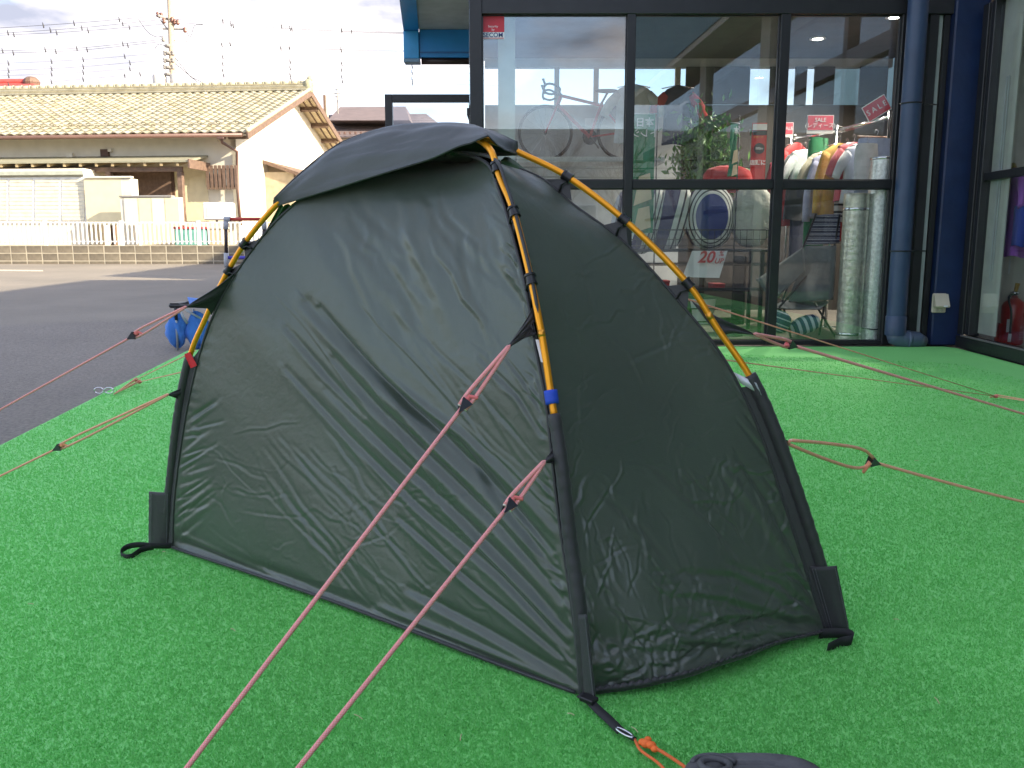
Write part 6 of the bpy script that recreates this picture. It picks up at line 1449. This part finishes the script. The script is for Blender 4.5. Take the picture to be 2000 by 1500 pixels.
# wires: (list of photo points) left span then right span
wl = [[(-80, 58), (0, 54.5), (160, 44), (310, 31)], [(-80, 69), (0, 65), (160, 54), (318, 38)], [(-80, 72), (0, 69), (160, 60.5), (322, 47)], [(-80, 103), (0, 99), (150, 94), (318, 77)], [(-80, 108), (0, 104), (150, 98.5), (318, 81)], [(-80, 128), (0, 124), (150, 117), (323, 103)], [(-80, 142), (0, 138), (150, 131), (323, 116)], [(-80, 151), (0, 148), (150, 142), (323, 129)], [(-80, 170), (0, 166), (110, 159), (323, 140)]]
wr = [[(338, 31), (500, 46), (620, 55), (790, 63), (1000, 64)], [(338, 37), (500, 51), (620, 58), (790, 64.5), (1000, 66)], [(343, 44), (500, 53), (620, 59.5), (790, 66), (1000, 68)], [(336, 79), (500, 92), (640, 97), (790, 101), (1000, 104)], [(336, 77), (500, 89), (640, 95.5), (790, 99), (1000, 100)], [(338, 103), (500, 116), (640, 123), (800, 129), (1000, 131)], [(338, 117), (500, 129), (640, 136), (800, 141), (1000, 144)], [(338, 130), (500, 142), (640, 149), (800, 155), (1000, 157)], [(340, 142), (500, 150), (640, 157), (800, 162), (1000, 168)]]
names = ['uppermost', 'second', 'third', 'fourth', 'fifth', 'sixth', 'seventh', 'eighth', 'lowest']
mk = {0: [84, 145, 228, 306], 1: [14, 97, 162, 243], 2: [30, 113, 175, 257], 3: [3, 88, 150, 236], 4: [21, 104, 166, 249], 5: [16, 101, 164, 248], 6: [18, 103, 166, 249], 7: [21, 105, 167, 250], 8: [20, 103, 167, 248, 276]}
mr_ = {0: [431, 552, 666], 1: [444, 562, 672], 2: [457, 573, 680], 3: [431, 551, 665], 4: [445, 562, 673], 5: [441, 560, 672, 803], 6: [440, 560, 671, 802], 7: [439, 559, 671, 802], 8: [438, 562, 673, 804]}
M_wire = mat('black line cable', (.03, .03, .035), .6)
for side, W_, mks in (('left', wl, mk), ('right', wr, mr_)):
    for i, pts in enumerate(W_):
        Yf = lambda u: UY-.004*abs(u-330)+ (i % 3)*.3
        S = spline([P(u, v, Yf(u)) for u, v in pts], 40); c = S[0 if side == 'right' else -1]
        o = MB().tube(S, 0.006 if i > 4 else .009, 5); w_o = thing('power_line', '%s overhead cable running %s from the utility pole' % (names[i], side), 'cable', tuple(c), group='overhead power lines'); o.build('cable', M_wire, w_o, True)
        pr_ = proj(S)
        for u in mks.get(i, []):
            j = int(np.argmin(abs(pr_[:, 0]-u))); q = Vector(tuple(S[j])); MB().tube([q+Vector((-.02, 0, .12)), q+Vector((.0, 0, .03)), q+Vector((.02, 0, -.08)), q+Vector((.01, 0, -.12))], [.008, .024, .028, .008], 6).build('line_marker', M_wire, w_o, True)

# ------------------------------------------------------------------ blue folding stool and pipe rack at the left edge of the turf
st = thing('folding_chair', 'small folding chair with blue cloth at the turf edge behind the left pole', 'folding chair', tuple(PG(375, 685)))
Y = 7.55; f = lambda u, v, dy=0: P(u, v, Y+dy)
M_bl = folds('sky blue cloth', (.05, .20, .62)); M_gt = mat('grey tube', (.38, .42, .46), .4, metal=.3)
cloth4([f(372, 596), f(432, 602), f(436, 585, .35), f(366, 580, .35)], 'seat', M_bl, st, -.03, nd=(0, 0, 1))
MB().bbox(tuple(f(331, 602)), tuple(f(349, 592)+Vector((0, .25, 0))), .006).build('arm_end', M_blkplastic, st)
MB().tube([f(331, 597), f(372, 598), f(432, 601)], .013, 8).build('arm_rail', M_blkplastic, st, True)
for (p, q, m) in ((f(343, 600), f(347, 684), M_gt), (f(378, 604, .3), f(382, 672, .3), M_gt), (f(359, 603), f(410, 632, .1), M_gt), (f(432, 585, .1), f(412, 640, .1), M_gt), (f(412, 640, .1), f(395, 690, .0), M_gt)):
    q.z = max(q.z, -.03); MB().tube([p, q], .010, 8).build('leg', m, st, True)
MB().tube([f(343, 600), f(344.5, 625)], .014, 8).build('leg_joint', M_blkplastic, st, True)
bg_ = thing('bag', 'crumpled blue cloth bag hanging under the folding chair', 'bag', tuple(f(365, 650, .05)))
cf = lambda q, p_, an: Vector((q.x*(1+.16*math.sin(an*4+q.z*26)+.08*math.sin(an*9-q.z*30)), q.y*(1+.25*math.sin(an*5+q.z*20)), q.z+.022*math.sin(an*3+p_*2)))
MB().blob(f(345, 645, .05), (.088, .07, .14), 26, 16, fn=cf).build('bag_cloth', M_bl, bg_, True); MB().blob(f(385, 645, .08), (.10, .06, .15), 26, 16, fn=cf).build('bag_cloth', M_bl, bg_, True)
MB().tube([f(352, 606), f(358, 620), f(366, 632)], .012, 6).build('bag_strap', M_gt, bg_, True)
pk_ = thing('pipe_rack', 'pipe rack with a red top bar, blue lower bar and grey elbows beside the tent', 'rack', tuple(P(441, 590, 12.5)))
Y = 12.5; zg = gz(Y)
M_rb = mat('red pipe', (.50, .05, .03), .4); M_bb = mat('violet blue pipe', (.06, .05, .42), .4); M_dk = mat('dark brown pipe', (.045, .03, .028), .5); M_gy = mat('grey pipe fitting', (.42, .44, .48), .5)
for (u, dy) in ((441, 0), (516, .0)):
    c = f(u, 430); MB().tube([f(u, 432), f(u, 448)], .034, 10).build('fitting', M_gy, pk_, True); MB().tube([f(u, 446), f(u+1, 494)], .025, 10).build('upright', M_dk, pk_, True)
    MB().tube([f(u+1, 494), f(u+1, 520)], .034, 10).build('fitting', M_gy, pk_, True); b_ = f(u+1, 520); MB().tube([b_, (b_.x, b_.y, zg)], .025, 10).build('upright', M_dk, pk_, True)
    MB().bbox((c.x-.05, Y-.25, zg), (c.x+.05, Y+.25, zg+.05), .01).build('foot', M_gy, pk_)
MB().tube([f(438, 428), f(450, 428)], .036, 10).build('fitting', M_gy, pk_, True); MB().tube([f(450, 428), f(516, 428)], .026, 10).build('top_bar', M_rb, pk_, True); MB().tube([f(446, 503), f(516, 503)], .024, 10).build('lower_bar', M_bb, pk_, True)

# ------------------------------------------------------------------ street behind the viewer, seen mirrored in the panes
def bare_tree(x, y, h, lab):
    t_ = thing('bare_tree', lab, 'tree', (x, y, 0)); MBt = MB(); MBt.tube([(x, y, -.04), (x+.05, y, h*.4)], [.09, .06], 8); MBt.build('trunk', M_wood, t_, True); tw = MB()
    def br(p, d, l, r, n):
        q = p+d*l; tw.tube([p, p.lerp(q, .5)+Vector((random.uniform(-.1, .1), random.uniform(-.1, .1), .02))*l*.3, q], [r, r*.8, r*.55], 5)
        if n:
            for k in range(3): br(q if k else p.lerp(q, .6), (d+Vector((random.uniform(-.7, .7), random.uniform(-.7, .7), random.uniform(-.1, .5)))).normalized(), l*.68, r*.55, n-1)
    for k in range(4): br(Vector((x+.05, y, h*(.25+.05*k))), Vector((random.uniform(-.6, .6), random.uniform(-.6, .6), 1)).normalized(), h*.26, .045, 4)
    tw.build('crown', M_wood, t_)
bare_tree(1.2, -8.5, 3.9, 'bare branched tree mirrored low in the first window pane'); bare_tree(3.0, -9.0, 3.9, 'bare branched tree mirrored beside the pole in the second pane')
ww_ = thing('white_building', 'long pale flat roofed building across the street mirrored in the panes', 'building', (0, -30, 0)); MB().box((-22, -34, -.05), (24, -30, 6.6)).build('wall', mat('pale rendered wall', (.62, .60, .54), .9), ww_)
for i in range(8):
    x = -18+i*5; o = MB().box((x, -29.98, 1.2), (x+2.4, -29.90, 2.9)).build('window', M_al, ww_); MB().box((x+.1, -29.899, 1.3), (x+2.3, -29.88, 2.8)).build('pane', M_dg, o)
up2 = thing('utility_pole', 'short dark utility pole mirrored in the second window pane', 'utility pole', (3.9, -14, 0)); MB().tube([(3.9, -14, 0), (3.9, -14, 3.7)], .09, 8).build('shaft', M_wood, up2)
for z in (3.5, 3.2): MB().tube([(3.4, -14, z), (4.4, -14, z+.05)], .04, 6).build('crossarm', M_wood, up2)
for z in (3.6, 3.35, 3.05, 2.9):
    o = MB().tube([Vector((x, -14.5, z-.5*math.sin(math.pi*(x+20)/60)+.5)) for x in np.linspace(-20, 40, 24)], .02, 4); props(o.build('power_line', M_wire), '%s sagging street cable mirrored in the shop panes' % {3.6: 'topmost', 3.35: 'second', 3.05: 'third', 2.9: 'lowest'}[z], 'cable')
